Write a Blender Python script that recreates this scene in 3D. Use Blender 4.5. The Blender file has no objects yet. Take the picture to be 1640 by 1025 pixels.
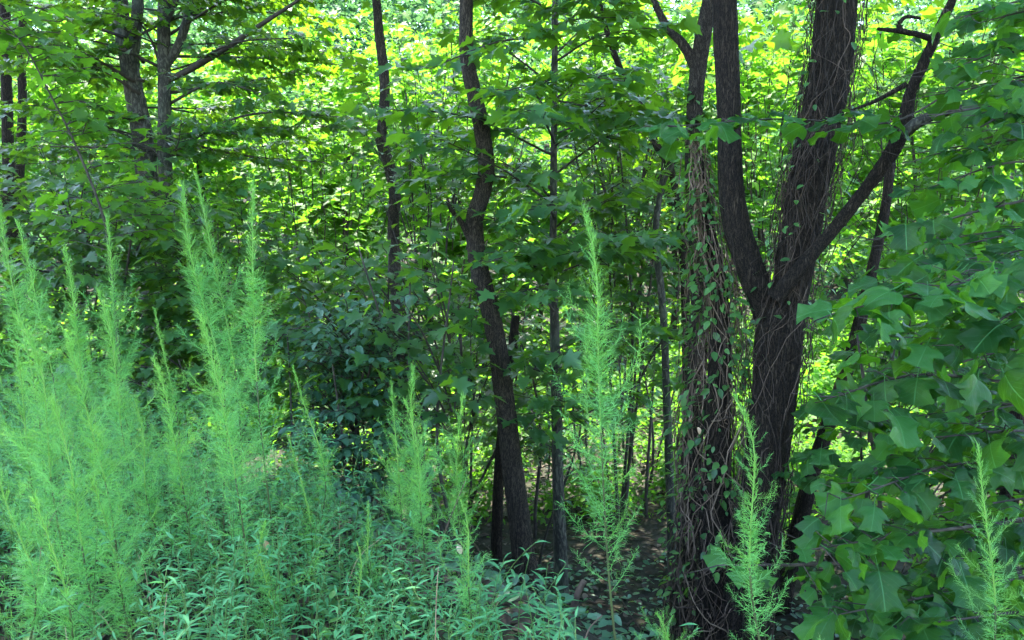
import bpy, math
import numpy as np
from mathutils import Vector, Matrix

# ------------------------------------------------------------------ camera, sky, sun, exposure
sc = bpy.context.scene
COL = sc.collection
CAM_Z, PITCH, HFOV = 1.6, math.radians(-5.0), math.radians(66.0)
cam_d = bpy.data.cameras.new('camera'); cam = bpy.data.objects.new('camera', cam_d); COL.objects.link(cam)
cam.location = (0, 0, CAM_Z); cam.rotation_euler = (math.radians(90) + PITCH, 0, 0)
cam_d.sensor_fit = 'HORIZONTAL'; cam_d.angle = HFOV; cam_d.clip_end = 600; cam_d.clip_start = 0.05
sc.camera = cam

SUN_EL, SUN_AZ = math.radians(63), math.radians(-28)
w = bpy.data.worlds.new('World'); sc.world = w; w.use_nodes = True
nt = w.node_tree; bg = nt.nodes['Background']
sky = nt.nodes.new('ShaderNodeTexSky'); sky.sky_type = 'NISHITA'; sky.sun_disc = False
sky.sun_elevation = SUN_EL; sky.sun_rotation = SUN_AZ
nt.links.new(sky.outputs[0], bg.inputs[0]); bg.inputs[1].default_value = 0.15
sun_d = bpy.data.lights.new('sun', 'SUN'); sun = bpy.data.objects.new('sun', sun_d); COL.objects.link(sun)
sun_d.energy = 3.4; sun_d.angle = math.radians(0.53); sun_d.color = (1.0, 0.95, 0.84)
SDIR = Vector((math.cos(SUN_EL)*math.sin(SUN_AZ), math.cos(SUN_EL)*math.cos(SUN_AZ), math.sin(SUN_EL)))
sun.rotation_euler = SDIR.to_track_quat('Z', 'Y').to_euler()
vs = sc.view_settings; vs.view_transform = 'Standard'; vs.look = 'None'; vs.exposure = 3.35; vs.gamma = 1.0
sc.cycles.max_bounces = 4; sc.cycles.diffuse_bounces = 3; sc.cycles.glossy_bounces = 2
sc.cycles.use_adaptive_sampling = True; sc.cycles.adaptive_threshold = 0.03; sc.cycles.transmission_bounces = 4; sc.cycles.caustics_reflective = False; sc.cycles.caustics_refractive = False
sc.cycles.sample_clamp_indirect = 6.0

R = np.random.default_rng(11)
FPX = 820 / math.tan(HFOV / 2)
cp, sp = math.cos(PITCH), math.sin(PITCH)

def at(px, py, d):
    """point of the place seen at photo pixel (px,py), d metres ahead of the camera (along +Y)"""
    u, v = (px - 820) / FPX, (512.5 - py) / FPX
    dx, dy, dz = u, cp - v*sp, sp + v*cp
    k = d / dy
    return np.array([dx*k, d, CAM_Z + dz*k])

def to_px(P):
    P = np.atleast_2d(P); y, z = P[:, 1], P[:, 2] - CAM_Z
    f = y*cp + z*sp; v = -y*sp + z*cp
    f = np.where(f < .05, .05, f)
    return 820 + FPX*P[:, 0]/f, 512.5 - FPX*v/f, f

def sstep(t): t = np.clip(t, 0, 1); return t*t*(3 - 2*t)

def ground_z(x, y):
    x = np.asarray(x, float); y = np.asarray(y, float)
    edge = np.where(x < 0, 3.1 - 0.75*x, 3.1 - 1.3*x); edge = np.clip(edge, 1.7, 8.5)
    z = -1.75*sstep((y - edge)/4.2)
    z = z + 17.0*sstep((y - 19)/55.0) + 0.10*np.sin(x*0.9 + y*0.5)*sstep((y-3)/3) + 0.05*np.sin(x*2.3 - y*1.7)*sstep((y-2)/3)
    return z

# ------------------------------------------------------------------ mesh helpers
class MB:
    """collects blocks of vertices and faces; build() links them as ONE mesh object"""
    def __init__(s): s.v = []; s.f = []; s.t = []; s.uv = []; s.n = 0
    def add(s, V, F, tone=None, uv=None):
        V = np.asarray(V, np.float32).reshape(-1, 3); F = np.asarray(F, np.int64)
        s.v.append(V); s.f.append(F + s.n)
        s.t.append(np.zeros(len(V), np.float32) if tone is None else np.asarray(tone, np.float32))
        s.uv.append(np.zeros((len(V), 3), np.float32) if uv is None else np.asarray(uv, np.float32))
        s.n += len(V)
    def mesh(s, name, mat, loc=(0, 0, 0), smooth=True):
        me = bpy.data.meshes.new(name)
        V = np.concatenate(s.v) - np.asarray(loc, np.float32)
        tris = [f for f in s.f if f.shape[1] == 3]; quads = [f for f in s.f if f.shape[1] == 4]
        loops = []; tot = []
        for grp, k in ((tris, 3), (quads, 4)):
            if grp:
                a = np.concatenate(grp); loops.append(a.ravel()); tot.append(np.full(len(a), k))
        loops = np.concatenate(loops).astype(np.int32); tot = np.concatenate(tot).astype(np.int32)
        start = np.concatenate([[0], np.cumsum(tot)[:-1]]).astype(np.int32)
        me.vertices.add(len(V)); me.vertices.foreach_set('co', V.ravel())
        me.loops.add(len(loops)); me.loops.foreach_set('vertex_index', loops)
        me.polygons.add(len(tot)); me.polygons.foreach_set('loop_start', start); me.polygons.foreach_set('loop_total', tot)
        me.polygons.foreach_set('use_smooth', np.full(len(tot), smooth))
        me.update(calc_edges=True)
        a = me.attributes.new('tone', 'FLOAT', 'POINT'); a.data.foreach_set('value', np.concatenate(s.t))
        a = me.attributes.new('luv', 'FLOAT_VECTOR', 'POINT'); a.data.foreach_set('vector', np.concatenate(s.uv).ravel())
        me.materials.append(mat)
        return me
    def build(s, name, mat, parent=None, smooth=True):
        loc = np.array(parent.location) if parent is not None else (0, 0, 0)
        return link(name, s.mesh(name, mat, loc, smooth), parent)

def link(name, data, parent=None):
    o = bpy.data.objects.new(name, data); COL.objects.link(o); o.parent = parent
    return o
def thing(name, label, cat, loc, group=None):
    o = bpy.data.objects.new(name, None); COL.objects.link(o); o.location = tuple(float(c) for c in loc)
    o.empty_display_size = 0.1
    o['label'] = label; o['category'] = cat
    if group: o['group'] = group
    return o

def unit(a): return a / (np.linalg.norm(a, axis=-1, keepdims=True) + 1e-9)

def spline(P, n):
    """Catmull-Rom through rows of P (any width), n points"""
    P = np.asarray(P, float)
    if len(P) == 2: return P[0] + (P[1]-P[0])*np.linspace(0, 1, n)[:, None]
    Q = np.vstack([2*P[0]-P[1], P, 2*P[-1]-P[-2]])
    t = np.linspace(0, len(P)-1 - 1e-6, n); i = t.astype(int); f = (t-i)[:, None]
    a, b, c, d = Q[i], Q[i+1], Q[i+2], Q[i+3]
    return .5*(2*b + (c-a)*f + (2*a-5*b+4*c-d)*f*f + (3*b-a-3*c+d)*f**3)

def tube(mb, P, rad, sides=6, rough=0.0, tone=0.0, furrow=0):
    P = np.asarray(P, float); n = len(P); rad = np.broadcast_to(np.asarray(rad, float), (n,))
    T = unit(np.gradient(P, axis=0))
    ref = np.array([0, 0, 1.0]) if abs(T[:, 2]).mean() < .75 else np.array([0.3, 1.0, 0])
    A = unit(np.cross(T, ref)); B = np.cross(T, A)
    th = np.linspace(0, 2*math.pi, sides, endpoint=False)
    rr = rad[:, None]*np.ones(sides)
    if rough:
        ridge = R.normal(0, 1, sides)
        rr = rr*(1 + rough*(.6*ridge[None, :] + .7*R.normal(0, 1, (n, sides))))
    if furrow:
        z = np.linspace(0, 1, n)[:, None]*n*.12; t2 = th[None, :]; h = 0
        for k, q in ((furrow, 1.0), (furrow*2+1, .5)):
            ph = R.uniform(0, 6, 3); h = h + q*(1 - 2*abs(np.sin(.5*(k*t2 + 1.3*np.sin(z*1.7+ph[0]+2*t2) + .8*np.sin(z*4.1+ph[1]) + ph[2]))))
        rr = rr*(1 + .035*h + .012*R.normal(0, 1, rr.shape)) + .03*rad[:, None]*np.sin(z*.9 + t2)
    V = P[:, None, :] + rr[..., None]*(np.cos(th)[None, :, None]*A[:, None, :] + np.sin(th)[None, :, None]*B[:, None, :])
    i = np.arange(n-1)[:, None]*sides; j = np.arange(sides)[None, :]; k = (j+1) % sides
    F = np.stack([i+j, i+k, i+sides+k, i+sides+j], -1).reshape(-1, 4)
    V = V.reshape(-1, 3)
    # caps the far end
    V = np.vstack([V, P[-1]]); e = (n-1)*sides
    F2 = np.stack([e+np.arange(sides), e+(np.arange(sides)+1) % sides, np.full(sides, len(V)-1)], -1)
    m = len(V)
    mb.add(V, F, np.full(m, tone)); mb.f.append(F2 + (mb.n - m))

# ------------------------------------------------------------------ leaf shapes: x across, y along, z up, unit length
def fan_leaf(half, centre, fold=0.22, curl=0.18):
    r = [(x, y) for x, y in half]; l = [(-x, y) for x, y in half[::-1] if x > 0]
    out = r + l
    V = [(centre[0], centre[1])] + out
    V = np.array([(x, y, fold*abs(x) - curl*y*y) for x, y in V]); n = len(out)
    F = np.array([(0, 1+i, 1+(i+1) % n) for i in range(n)])
    return V, F
MAPLE_L = fan_leaf([(0, 0), (.36, -.02), (.25, .2), (.54, .46), (.19, .52), (0, 1)], (0, .3))
MAPLE_H = fan_leaf([(0, 0), (.14, -.07), (.38, -.04), (.33, .08), (.27, .18), (.42, .30), (.56, .48), (.38, .46), (.19, .50), (.24, .70), (.12, .76), (0, 1)], (0, .3))
OVAL = fan_leaf([(0, 0), (.22, .22), (.27, .5), (.15, .82), (0, 1)], (0, .45))
RHOMB = (np.array([(0, 0, 0), (.42, .38, .1), (0, 1, -.15), (-.38, .48, .1), (0.0, .45, 0)]), np.array([(0, 1, 4), (1, 2, 4), (2, 3, 4), (3, 0, 4)]))
RHOMB2 = (np.array([(0, 0, 0), (.42, .40, .12), (0, 1, -.12), (-.40, .46, .12)]), np.array([(0, 1, 2), (0, 2, 3)]))
LANCE = (np.array([(0, 0, 0), (.075, .25, .03), (0, .28, 0), (-.075, .25, .03), (.085, .55, -.02), (0, .58, -.05), (-.085, .55, -.02), (0, 1, -.25)]),
         np.array([(0, 1, 2), (0, 2, 3), (1, 4, 5), (1, 5, 2), (2, 5, 6), (2, 6, 3), (4, 7, 5), (5, 7, 6)]))

def tulip_leaf(seed, fine=False):
    """broad four-lobed leaf with a cut-off tip, built as rows across so that it can sag and ripple"""
    r = np.random.default_rng(seed)
    ys = np.array([0, .03, .13, .29, .38, .52, .64, .80, .85, .90])
    wd = np.array([.03, .27, .43, .58, .42, .31, .35, .47, .33, .13])*r.uniform(.92, 1.1)
    wd = wd*(1 + r.normal(0, .04, 10))
    lift = np.array([0, -.02, 0, .06, .02, 0, .01, .08, .03, .0])
    cols = np.array([-1, -.66, -.33, 0, .33, .66, 1])
    if fine:
        yy = np.array([0, .012, .03, .07, .13, .19, .25, .29, .31, .34, .39, .45, .52, .59, .66, .73, .78, .80, .815, .84, .87, .90])
        w0 = np.array([.03, .17, .27, .37, .45, .51, .565, .58, .53, .465, .395, .335, .315, .325, .36, .41, .46, .47, .43, .36, .25, .12])
        k = np.interp(yy, ys, wd/np.array([.03, .27, .43, .58, .42, .31, .35, .47, .33, .13])); lift = np.interp(yy, ys, lift); ys, wd = yy, w0*k
        cols = np.array([-1, -.8, -.55, -.28, 0, .28, .55, .8, 1])
    V = []
    skew = r.normal(0, .06); sag = r.uniform(.15, .65); fold = r.uniform(.02, .42); cup = r.uniform(-.3, .55)
    ph = r.uniform(0, 6); ph2 = r.uniform(0, 6); nc = len(cols)
    for k, y in enumerate(ys):
        for c in cols:
            x = c*wd[k]; yy = y + lift[k]*abs(c)**3
            z = fold*abs(x) - sag*y*y - cup*x*x*2 + .05*math.sin(7*y + ph + 3*c)*abs(c) + .03*math.sin(13*y + ph2 - 5*c)*abs(c)
            V.append((x + skew*y*y, yy, z))
    F = []
    for k in range(len(ys)-1):
        for j in range(nc-1):
            a = k*nc + j; F.append((a, a+1, a+nc+1, a+nc))
    if fine:                                                          # leaf stalk
        n = len(V)
        for t in (0, .2, .42): V += [(-.011, -t, .02 + .25*t*t), (.011, -t, .02 + .25*t*t), (0, -t, .25*t*t - .01)]
        for q in (0, 3): F += [(n+q, n+q+1, n+q+4, n+q+3), (n+q+1, n+q+2, n+q+5, n+q+4), (n+q+2, n+q, n+q+3, n+q+5)]
    return np.array(V), np.array(F)
TULIPF = [tulip_leaf(40 + s, True) for s in range(8)]
TULIPS = [tulip_leaf(s) for s in range(6)]

def scatter(mb, tpl, pos, dirs, nor, size, tone):
    """adds one leaf of shape tpl for each row"""
    V, F = tpl; n = len(pos)
    if n == 0: return
    d = unit(dirs); x = unit(np.cross(d, nor)); z = np.cross(x, d)
    M = np.stack([x, d, z], 1)                                        # n,3,3
    W = np.einsum('vk,nkc->nvc', V, M)*np.asarray(size)[:, None, None] + pos[:, None, :]
    Fs = F[None] + (np.arange(n)*len(V))[:, None, None]
    mb.add(W.reshape(-1, 3), Fs.reshape(-1, F.shape[1]), np.repeat(tone, len(V)), np.tile(V.astype(np.float32), (n, 1)))

class LimbSet:
    """limbs that each become a mesh of their own"""
    def __init__(s): s.l = []
    def fresh(s): m = MB(); s.l.append(m); return m
    def build(s, name, m, parent):
        s.objs = [b.build(name, m, parent) for b in s.l]

CLEAR = [([(747, 0), (748, 95), (767, 185), (779, 265), (760, 355), (767, 425), (788, 510), (803, 600), (818, 730), (850, 960)], 34, 6.9, .4),
         ([(602, 0), (616, 130), (610, 225), (632, 310), (630, 370), (641, 540)], 20, 9.2, .4),
         ([(1160, 0), (1170, 220), (1184, 360), (1226, 490)], 34, 5.6, .55), ([(1345, 0), (1315, 200), (1285, 390), (1248, 540), (1236, 680)], 55, 5.6, .5),
         ([(1240, 478), (1400, 285), (1440, 222), (1458, 150), (1525, 0)], 30, 5.6, .3), ([(1446, 215), (1545, 174), (1622, 206)], 22, 5.2, .3),
         ([(220, 0), (235, 260)], 30, 10, .45), ([(263, 0), (266, 250)], 22, 10, .45)]
def gaps(L):
    """leaves thin out in front of the stems, which stand free in the shade"""
    for k in range(len(L.p)):
        if len(L.p[k]) == 0: continue
        x, y, f = to_px(L.p[k]); q = np.ones(len(x), bool)
        for pts, hw, dep, keep in CLEAR:
            pts = np.array(pts, float); o = np.argsort(pts[:, 1]); cx = np.interp(y, pts[o, 1], pts[o, 0])
            hit = (abs(x-cx) < hw) & (y > pts[:, 1].min()-30) & (y < pts[:, 1].max()) & (f < dep)
            q &= ~(hit & (R.random(len(x)) > keep))
        for a in (L.p, L.d, L.n, L.s, L.t, L.i): a[k] = a[k][q]

class Leaves:
    def __init__(s): s.p = []; s.d = []; s.n = []; s.s = []; s.t = []; s.i = []; s.cur = -1; s.set = None
    def add(s, p, d, n, size, tone):
        s.p.append(p); s.d.append(d); s.n.append(n); s.s.append(size); s.t.append(tone); s.i.append(np.full(len(p), s.cur))
    def arrays(s): return [np.concatenate(a) for a in (s.p, s.d, s.n, s.s, s.t)]

def leaf_rows(L, base, heading, size, droop=.35, flat=.35, tone=0.0, tvar=.25):
    """leaves at rows of base, heading outwards, blades roughly level"""
    n = len(base)
    d = unit(heading); d = d + R.normal(0, .25, (n, 3)); d[:, 2] = d[:, 2]*.5 - droop*R.uniform(.3, 1.5, n)
    nor = np.array([0, 0, 1.0]) + R.normal(0, flat, (n, 3))
    sz = size*R.uniform(.6, 1.2, n)
    L.add(base + unit(heading)*size*.25, unit(d), unit(nor), sz, tone + R.normal(0, tvar, n))

def rotz(v, a):
    c, s = math.cos(a), math.sin(a); return np.array([v[0]*c - v[1]*s, v[0]*s + v[1]*c, v[2]])

def leafy(limb_mb, L, P, rad, leaf, twig=.5, step=.16, start=.25, tone=0.0, sides=5, droop=.35, flat=.35, twig_r=.0035, dens=1.0):
    """a limb along P with side twigs carrying leaves in level sprays"""
    n = len(P); ln = np.linalg.norm(np.diff(P, axis=0), axis=1).sum()
    if isinstance(limb_mb, LimbSet): L.set = limb_mb; L.cur = len(limb_mb.l); limb_mb = limb_mb.fresh()
    tube(limb_mb, P, np.linspace(rad, max(rad*.22, twig_r), n), sides)
    m = max(2, int(ln*(1-start)/step)); side = 1
    for t in np.linspace(start, 1, m):
        f = t*(n-1); i = min(int(f), n-2); q = P[i] + (P[i+1]-P[i])*(f-i)
        T = unit(P[i+1]-P[i]); H = np.array([T[0], T[1], T[2]*.4])
        side = -side
        a = side*R.uniform(.6, 1.25) if t < .97 else R.normal(0, .2)
        d = rotz(unit(H), a); d[2] += R.normal(.05, .16)
        tl = twig*R.uniform(.5, 1.15)*(1 - .5*t)
        k = max(2, int(tl/(leaf*.42)*dens)) if tl > leaf else 2
        ss = np.linspace(.15, 1, 4)
        e = q + d*tl; e[2] -= tl*tl*.15
        tw = np.stack([q, q + d*tl*.5 + R.normal(0, .02, 3), e])
        tube(limb_mb, tw, [twig_r*1.4, twig_r, twig_r*.5], 3)
        s = np.linspace(.2, 1, k)
        base = q + (e-q)*s[:, None]
        an = np.where(np.arange(k) % 2 == 0, 1, -1)*R.uniform(.5, 1.2, k); an[-1] *= .15
        head = np.stack([d[0]*np.cos(an) - d[1]*np.sin(an), d[0]*np.sin(an) + d[1]*np.cos(an), np.full(k, d[2]*.3)], 1)
        leaf_rows(L, base, head, leaf, droop, flat, tone)

def finish_leaves(L, parent, mat, tpl, parts=0, name='leaf', variants=None, rest='foliage', clear=True):
    """the leaves that show largest become objects, the rest one part"""
    if clear: gaps(L)
    p, d, n, s, t = L.arrays(); ix = np.concatenate(L.i)
    px, py, f = to_px(p)
    vis = (px > -20) & (px < 1660) & (py > -20) & (py < 1045) & (p[:, 1] > .3)
    score = np.where(vis, s/f, 0); order = np.argsort(-score)
    pick = order[:parts]; pick = pick[score[pick] > 0]
    keep = np.ones(len(p), bool); keep[pick] = False
    if len(pick):
        vs_ = TULIPF if variants is TULIPS else variants if variants else [tpl]; mes = []
        for V, F in vs_:
            mb = MB(); mb.add(V, F, np.zeros(len(V)), V); mes.append(mb.mesh(name, mat))
        loc = np.array(parent.location)
        for i in pick:
            dd = unit(d[i]); x = unit(np.cross(dd, n[i])); z = np.cross(x, dd)
            M = Matrix(((x[0], dd[0], z[0], 0), (x[1], dd[1], z[1], 0), (x[2], dd[2], z[2], 0), (0, 0, 0, 1)))
            q = p[i] - loc
            own = L.set.objs[ix[i]] if L.set is not None and ix[i] >= 0 else parent
            o = link(name, mes[int(R.integers(len(mes)))], own)
            o.matrix_basis = Matrix.Translation(Vector(q)) @ M @ Matrix.Scale(float(s[i]), 4)
    if keep.any():
        mb = MB(); k = np.where(keep)[0]
        if variants:
            for a, tp in enumerate(variants):
                kk = k[a::len(variants)]; scatter(mb, tp, p[kk], d[kk], n[kk], s[kk], t[kk])
        else: scatter(mb, tpl, p[k], d[k], n[k], s[k], t[k])
        o = mb.build(rest, mat, parent); o['kind'] = 'stuff'

# ------------------------------------------------------------------ materials
def N(nt, t, **kw):
    n = nt.nodes.new(t)
    for k, v in kw.items():
        if hasattr(n, k): setattr(n, k, v)
        else: n.inputs[k].default_value = v
    return n
def mat(name):
    m = bpy.data.materials.new(name); m.use_nodes = True; m.node_tree.nodes.clear()
    out = m.node_tree.nodes.new('ShaderNodeOutputMaterial'); return m, m.node_tree, out
def c4(c): return (c[0], c[1], c[2], 1)

def leaf_mat(name, dark, light, trans, tf=.42, rough=.42, spec=.5, veins=False, spot=None, lo=.15, hi=.95):
    m, t, out = mat(name); l = t.links
    at_ = N(t, 'ShaderNodeAttribute', attribute_name='tone')
    oi = N(t, 'ShaderNodeObjectInfo')
    geo = N(t, 'ShaderNodeNewGeometry')
    nz = N(t, 'ShaderNodeTexNoise'); nz.inputs['Scale'].default_value = 1.3; l.new(geo.outputs['Position'], nz.inputs['Vector'])
    # tone + object random + slow noise
    a1 = N(t, 'ShaderNodeMath', operation='MULTIPLY_ADD'); l.new(nz.outputs[0], a1.inputs[0]); a1.inputs[1].default_value = .7; l.new(at_.outputs['Fac'], a1.inputs[2])
    a2 = N(t, 'ShaderNodeMath', operation='MULTIPLY_ADD'); l.new(oi.outputs['Random'], a2.inputs[0]); a2.inputs[1].default_value = .7; l.new(a1.outputs[0], a2.inputs[2])
    ramp = N(t, 'ShaderNodeValToRGB'); e = ramp.color_ramp.elements
    e[0].position = lo; e[0].color = c4(dark); e[1].position = hi; e[1].color = c4(light)
    if spot: x = ramp.color_ramp.elements.new(1.0); x.color = c4(light); e[2].position = 1.0; e[2].color = c4(spot)
    l.new(a2.outputs[0], ramp.inputs[0])
    col = ramp.outputs[0]
    bs = N(t, 'ShaderNodeBsdfPrincipled'); bs.inputs['Roughness'].default_value = rough; bs.inputs['Specular IOR Level'].default_value = spec
    if veins:
        lu = N(t, 'ShaderNodeAttribute', attribute_name='luv'); sx = N(t, 'ShaderNodeSeparateXYZ'); l.new(lu.outputs['Vector'], sx.inputs[0])
        ax = N(t, 'ShaderNodeMath', operation='ABSOLUTE'); l.new(sx.outputs[0], ax.inputs[0])
        mid = N(t, 'ShaderNodeMapRange'); l.new(ax.outputs[0], mid.inputs[0]); mid.inputs[1].default_value = .006; mid.inputs[2].default_value = .022; mid.inputs[3].default_value = 1; mid.inputs[4].default_value = 0
        k = N(t, 'ShaderNodeMath', operation='MULTIPLY_ADD'); l.new(ax.outputs[0], k.inputs[0]); k.inputs[1].default_value = -1.0; l.new(sx.outputs[1], k.inputs[2])
        k2 = N(t, 'ShaderNodeMath', operation='MULTIPLY'); l.new(k.outputs[0], k2.inputs[0]); k2.inputs[1].default_value = 6.2
        fr = N(t, 'ShaderNodeMath', operation='FRACT'); l.new(k2.outputs[0], fr.inputs[0])
        pp = N(t, 'ShaderNodeMath', operation='PINGPONG'); l.new(k2.outputs[0], pp.inputs[0]); pp.inputs[1].default_value = .5
        lat = N(t, 'ShaderNodeMapRange'); l.new(pp.outputs[0], lat.inputs[0]); lat.inputs[1].default_value = .02; lat.inputs[2].default_value = .09; lat.inputs[3].default_value = .28; lat.inputs[4].default_value = 0
        mx = N(t, 'ShaderNodeMath', operation='MAXIMUM'); l.new(mid.outputs[0], mx.inputs[0]); l.new(lat.outputs[0], mx.inputs[1])
        mc = N(t, 'ShaderNodeMix', data_type='RGBA'); l.new(mx.outputs[0], mc.inputs[0]); l.new(col, mc.inputs[6]); mc.inputs[7].default_value = c4([min(1, c*1.7 + .02) for c in light]); col = mc.outputs[2]
        bn = N(t, 'ShaderNodeTexNoise'); bn.inputs['Scale'].default_value = 55; bn.inputs['Detail'].default_value = 2; l.new(geo.outputs['Position'], bn.inputs['Vector'])
        br = N(t, 'ShaderNodeMapRange'); l.new(bn.outputs[0], br.inputs[0]); br.inputs[1].default_value = .68; br.inputs[2].default_value = .76; br.inputs[4].default_value = .75
        mb_ = N(t, 'ShaderNodeMix', data_type='RGBA'); l.new(br.outputs[0], mb_.inputs[0]); l.new(col, mb_.inputs[6]); mb_.inputs[7].default_value = (.10, .075, .03, 1); col = mb_.outputs[2]
        bp = N(t, 'ShaderNodeBump'); bp.inputs['Strength'].default_value = .35; bp.inputs['Distance'].default_value = .01
        n2 = N(t, 'ShaderNodeTexNoise'); n2.inputs['Scale'].default_value = 7; l.new(lu.outputs['Vector'], n2.inputs['Vector'])
        ad = N(t, 'ShaderNodeMath', operation='SUBTRACT'); l.new(n2.outputs[0], ad.inputs[0]); l.new(mx.outputs[0], ad.inputs[1])
        l.new(ad.outputs[0], bp.inputs['Height']); l.new(bp.outputs[0], bs.inputs['Normal'])
    l.new(col, bs.inputs['Base Color'])
    tr = N(t, 'ShaderNodeBsdfTranslucent'); 
    tc = N(t, 'ShaderNodeMix', data_type='RGBA', blend_type='MULTIPLY'); tc.inputs[0].default_value = 0.0
    hs = N(t, 'ShaderNodeHueSaturation'); hs.inputs['Color'].default_value = c4(trans)
    hv = N(t, 'ShaderNodeMapRange'); l.new(a2.outputs[0], hv.inputs[0]); hv.inputs[1].default_value = 0; hv.inputs[2].default_value = 1.2; hv.inputs[3].default_value = .55; hv.inputs[4].default_value = 1.2
    l.new(hv.outputs[0], hs.inputs['Value']); l.new(hs.outputs[0], tr.inputs[0])
    mx2 = N(t, 'ShaderNodeMixShader'); mx2.inputs[0].default_value = tf
    l.new(bs.outputs[0], mx2.inputs[1]); l.new(tr.outputs[0], mx2.inputs[2]); l.new(mx2.outputs[0], out.inputs[0])
    return m

def bark_mat(name, dark, light, stretch=5.0, scale=24.0, bump=.8, moss=None):
    m, t, out = mat(name); l = t.links
    tc = N(t, 'ShaderNodeNewGeometry'); mp = N(t, 'ShaderNodeMapping'); mp.inputs['Scale'].default_value = (1, 1, 1/stretch); l.new(tc.outputs['Position'], mp.inputs[0])
    n1 = N(t, 'ShaderNodeTexNoise'); n1.inputs['Scale'].default_value = scale; n1.inputs['Detail'].default_value = 6; n1.inputs['Roughness'].default_value = .65; l.new(mp.outputs[0], n1.inputs['Vector'])
    vo = N(t, 'ShaderNodeTexVoronoi', feature='DISTANCE_TO_EDGE'); vo.inputs['Scale'].default_value = scale*1.5
    mxv = N(t, 'ShaderNodeMix', data_type='VECTOR'); mxv.inputs[0].default_value = .12; l.new(mp.outputs[0], mxv.inputs[4]); l.new(n1.outputs['Color'], mxv.inputs[5]); l.new(mxv.outputs[1], vo.inputs['Vector'])
    cr = N(t, 'ShaderNodeMapRange'); l.new(vo.outputs['Distance'], cr.inputs[0]); cr.inputs[1].default_value = 0; cr.inputs[2].default_value = .28
    ml = N(t, 'ShaderNodeMath', operation='MULTIPLY'); l.new(cr.outputs[0], ml.inputs[0]); l.new(n1.outputs[0], ml.inputs[1])
    ramp = N(t, 'ShaderNodeValToRGB'); e = ramp.color_ramp.elements; e[0].position = .08; e[0].color = c4(dark); e[1].position = .62; e[1].color = c4(light); l.new(ml.outputs[0], ramp.inputs[0])
    big = N(t, 'ShaderNodeTexNoise'); big.inputs['Scale'].default_value = 2.2; big.inputs['Detail'].default_value = 3; l.new(tc.outputs['Position'], big.inputs['Vector'])
    col = ramp.outputs[0]
    if moss:
        mr = N(t, 'ShaderNodeMapRange'); l.new(big.outputs[0], mr.inputs[0]); mr.inputs[1].default_value = .5; mr.inputs[2].default_value = .75; mr.inputs[4].default_value = .6
        mc = N(t, 'ShaderNodeMix', data_type='RGBA'); l.new(mr.outputs[0], mc.inputs[0]); l.new(col, mc.inputs[6]); mc.inputs[7].default_value = c4(moss); col = mc.outputs[2]
    bs = N(t, 'ShaderNodeBsdfPrincipled'); bs.inputs['Roughness'].default_value = .9; bs.inputs['Specular IOR Level'].default_value = .2
    bp = N(t, 'ShaderNodeBump'); bp.inputs['Strength'].default_value = bump; bp.inputs['Distance'].default_value = .03
    l.new(ml.outputs[0], bp.inputs['Height']); l.new(bp.outputs[0], bs.inputs['Normal']); l.new(col, bs.inputs['Base Color']); l.new(bs.outputs[0], out.inputs[0])
    return m

def plain_mat(name, a, b, scale=8, rough=.7, bump=0):
    m, t, out = mat(name); l = t.links
    tc = N(t, 'ShaderNodeNewGeometry'); nz = N(t, 'ShaderNodeTexNoise'); nz.inputs['Scale'].default_value = scale; nz.inputs['Detail'].default_value = 5; l.new(tc.outputs['Position'], nz.inputs['Vector'])
    at_ = N(t, 'ShaderNodeAttribute', attribute_name='tone'); ad = N(t, 'ShaderNodeMath', operation='ADD'); l.new(nz.outputs[0], ad.inputs[0]); l.new(at_.outputs['Fac'], ad.inputs[1])
    ramp = N(t, 'ShaderNodeValToRGB'); e = ramp.color_ramp.elements; e[0].position = .3; e[0].color = c4(a); e[1].position = .75; e[1].color = c4(b); l.new(ad.outputs[0], ramp.inputs[0])
    bs = N(t, 'ShaderNodeBsdfPrincipled'); bs.inputs['Roughness'].default_value = rough; bs.inputs['Specular IOR Level'].default_value = .3
    if bump:
        bp = N(t, 'ShaderNodeBump'); bp.inputs['Strength'].default_value = bump; bp.inputs['Distance'].default_value = .05; l.new(nz.outputs[0], bp.inputs['Height']); l.new(bp.outputs[0], bs.inputs['Normal'])
    l.new(ramp.outputs[0], bs.inputs['Base Color']); l.new(bs.outputs[0], out.inputs[0]); return m

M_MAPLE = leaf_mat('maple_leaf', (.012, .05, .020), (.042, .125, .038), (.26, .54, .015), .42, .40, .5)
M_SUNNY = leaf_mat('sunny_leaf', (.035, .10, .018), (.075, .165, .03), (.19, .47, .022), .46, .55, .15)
M_SHRUB = leaf_mat('shrub_leaf', (.026, .08, .05), (.065, .16, .09), (.18, .42, .03), .32, .38, .6)
M_TULIP = leaf_mat('tulip_leaf', (.004, .028, .007), (.024, .102, .020), (.18, .48, .015), .34, .45, .22, veins=True, lo=.42, hi=1.0)
M_HERB = leaf_mat('herb_leaf', (.040, .16, .058), (.10, .31, .125), (.20, .52, .09), .35, .62, .18)
M_FENNEL = leaf_mat('thread_leaf', (.085, .30, .075), (.18, .47, .13), (.22, .55, .08), .42, .5, .3)
M_FENNELTIP = leaf_mat('thread_leaf_young', (.11, .31, .06), (.19, .44, .09), (.30, .62, .08), .42, .5, .3)
M_FAR = leaf_mat('far_leaf', (.028, .085, .038), (.055, .13, .06), (.12, .30, .08), .36, .7, .08)
M_VINELEAF = leaf_mat('vine_leaf', (.025, .09, .03), (.08, .20, .05), (.25, .55, .03), .36, .4, .5)
M_STEM = plain_mat('green_stem', (.05, .12, .025), (.12, .22, .05), 6, .6)
M_STEMY = plain_mat('young_stem', (.13, .28, .05), (.24, .42, .08), 6, .6)
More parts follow.
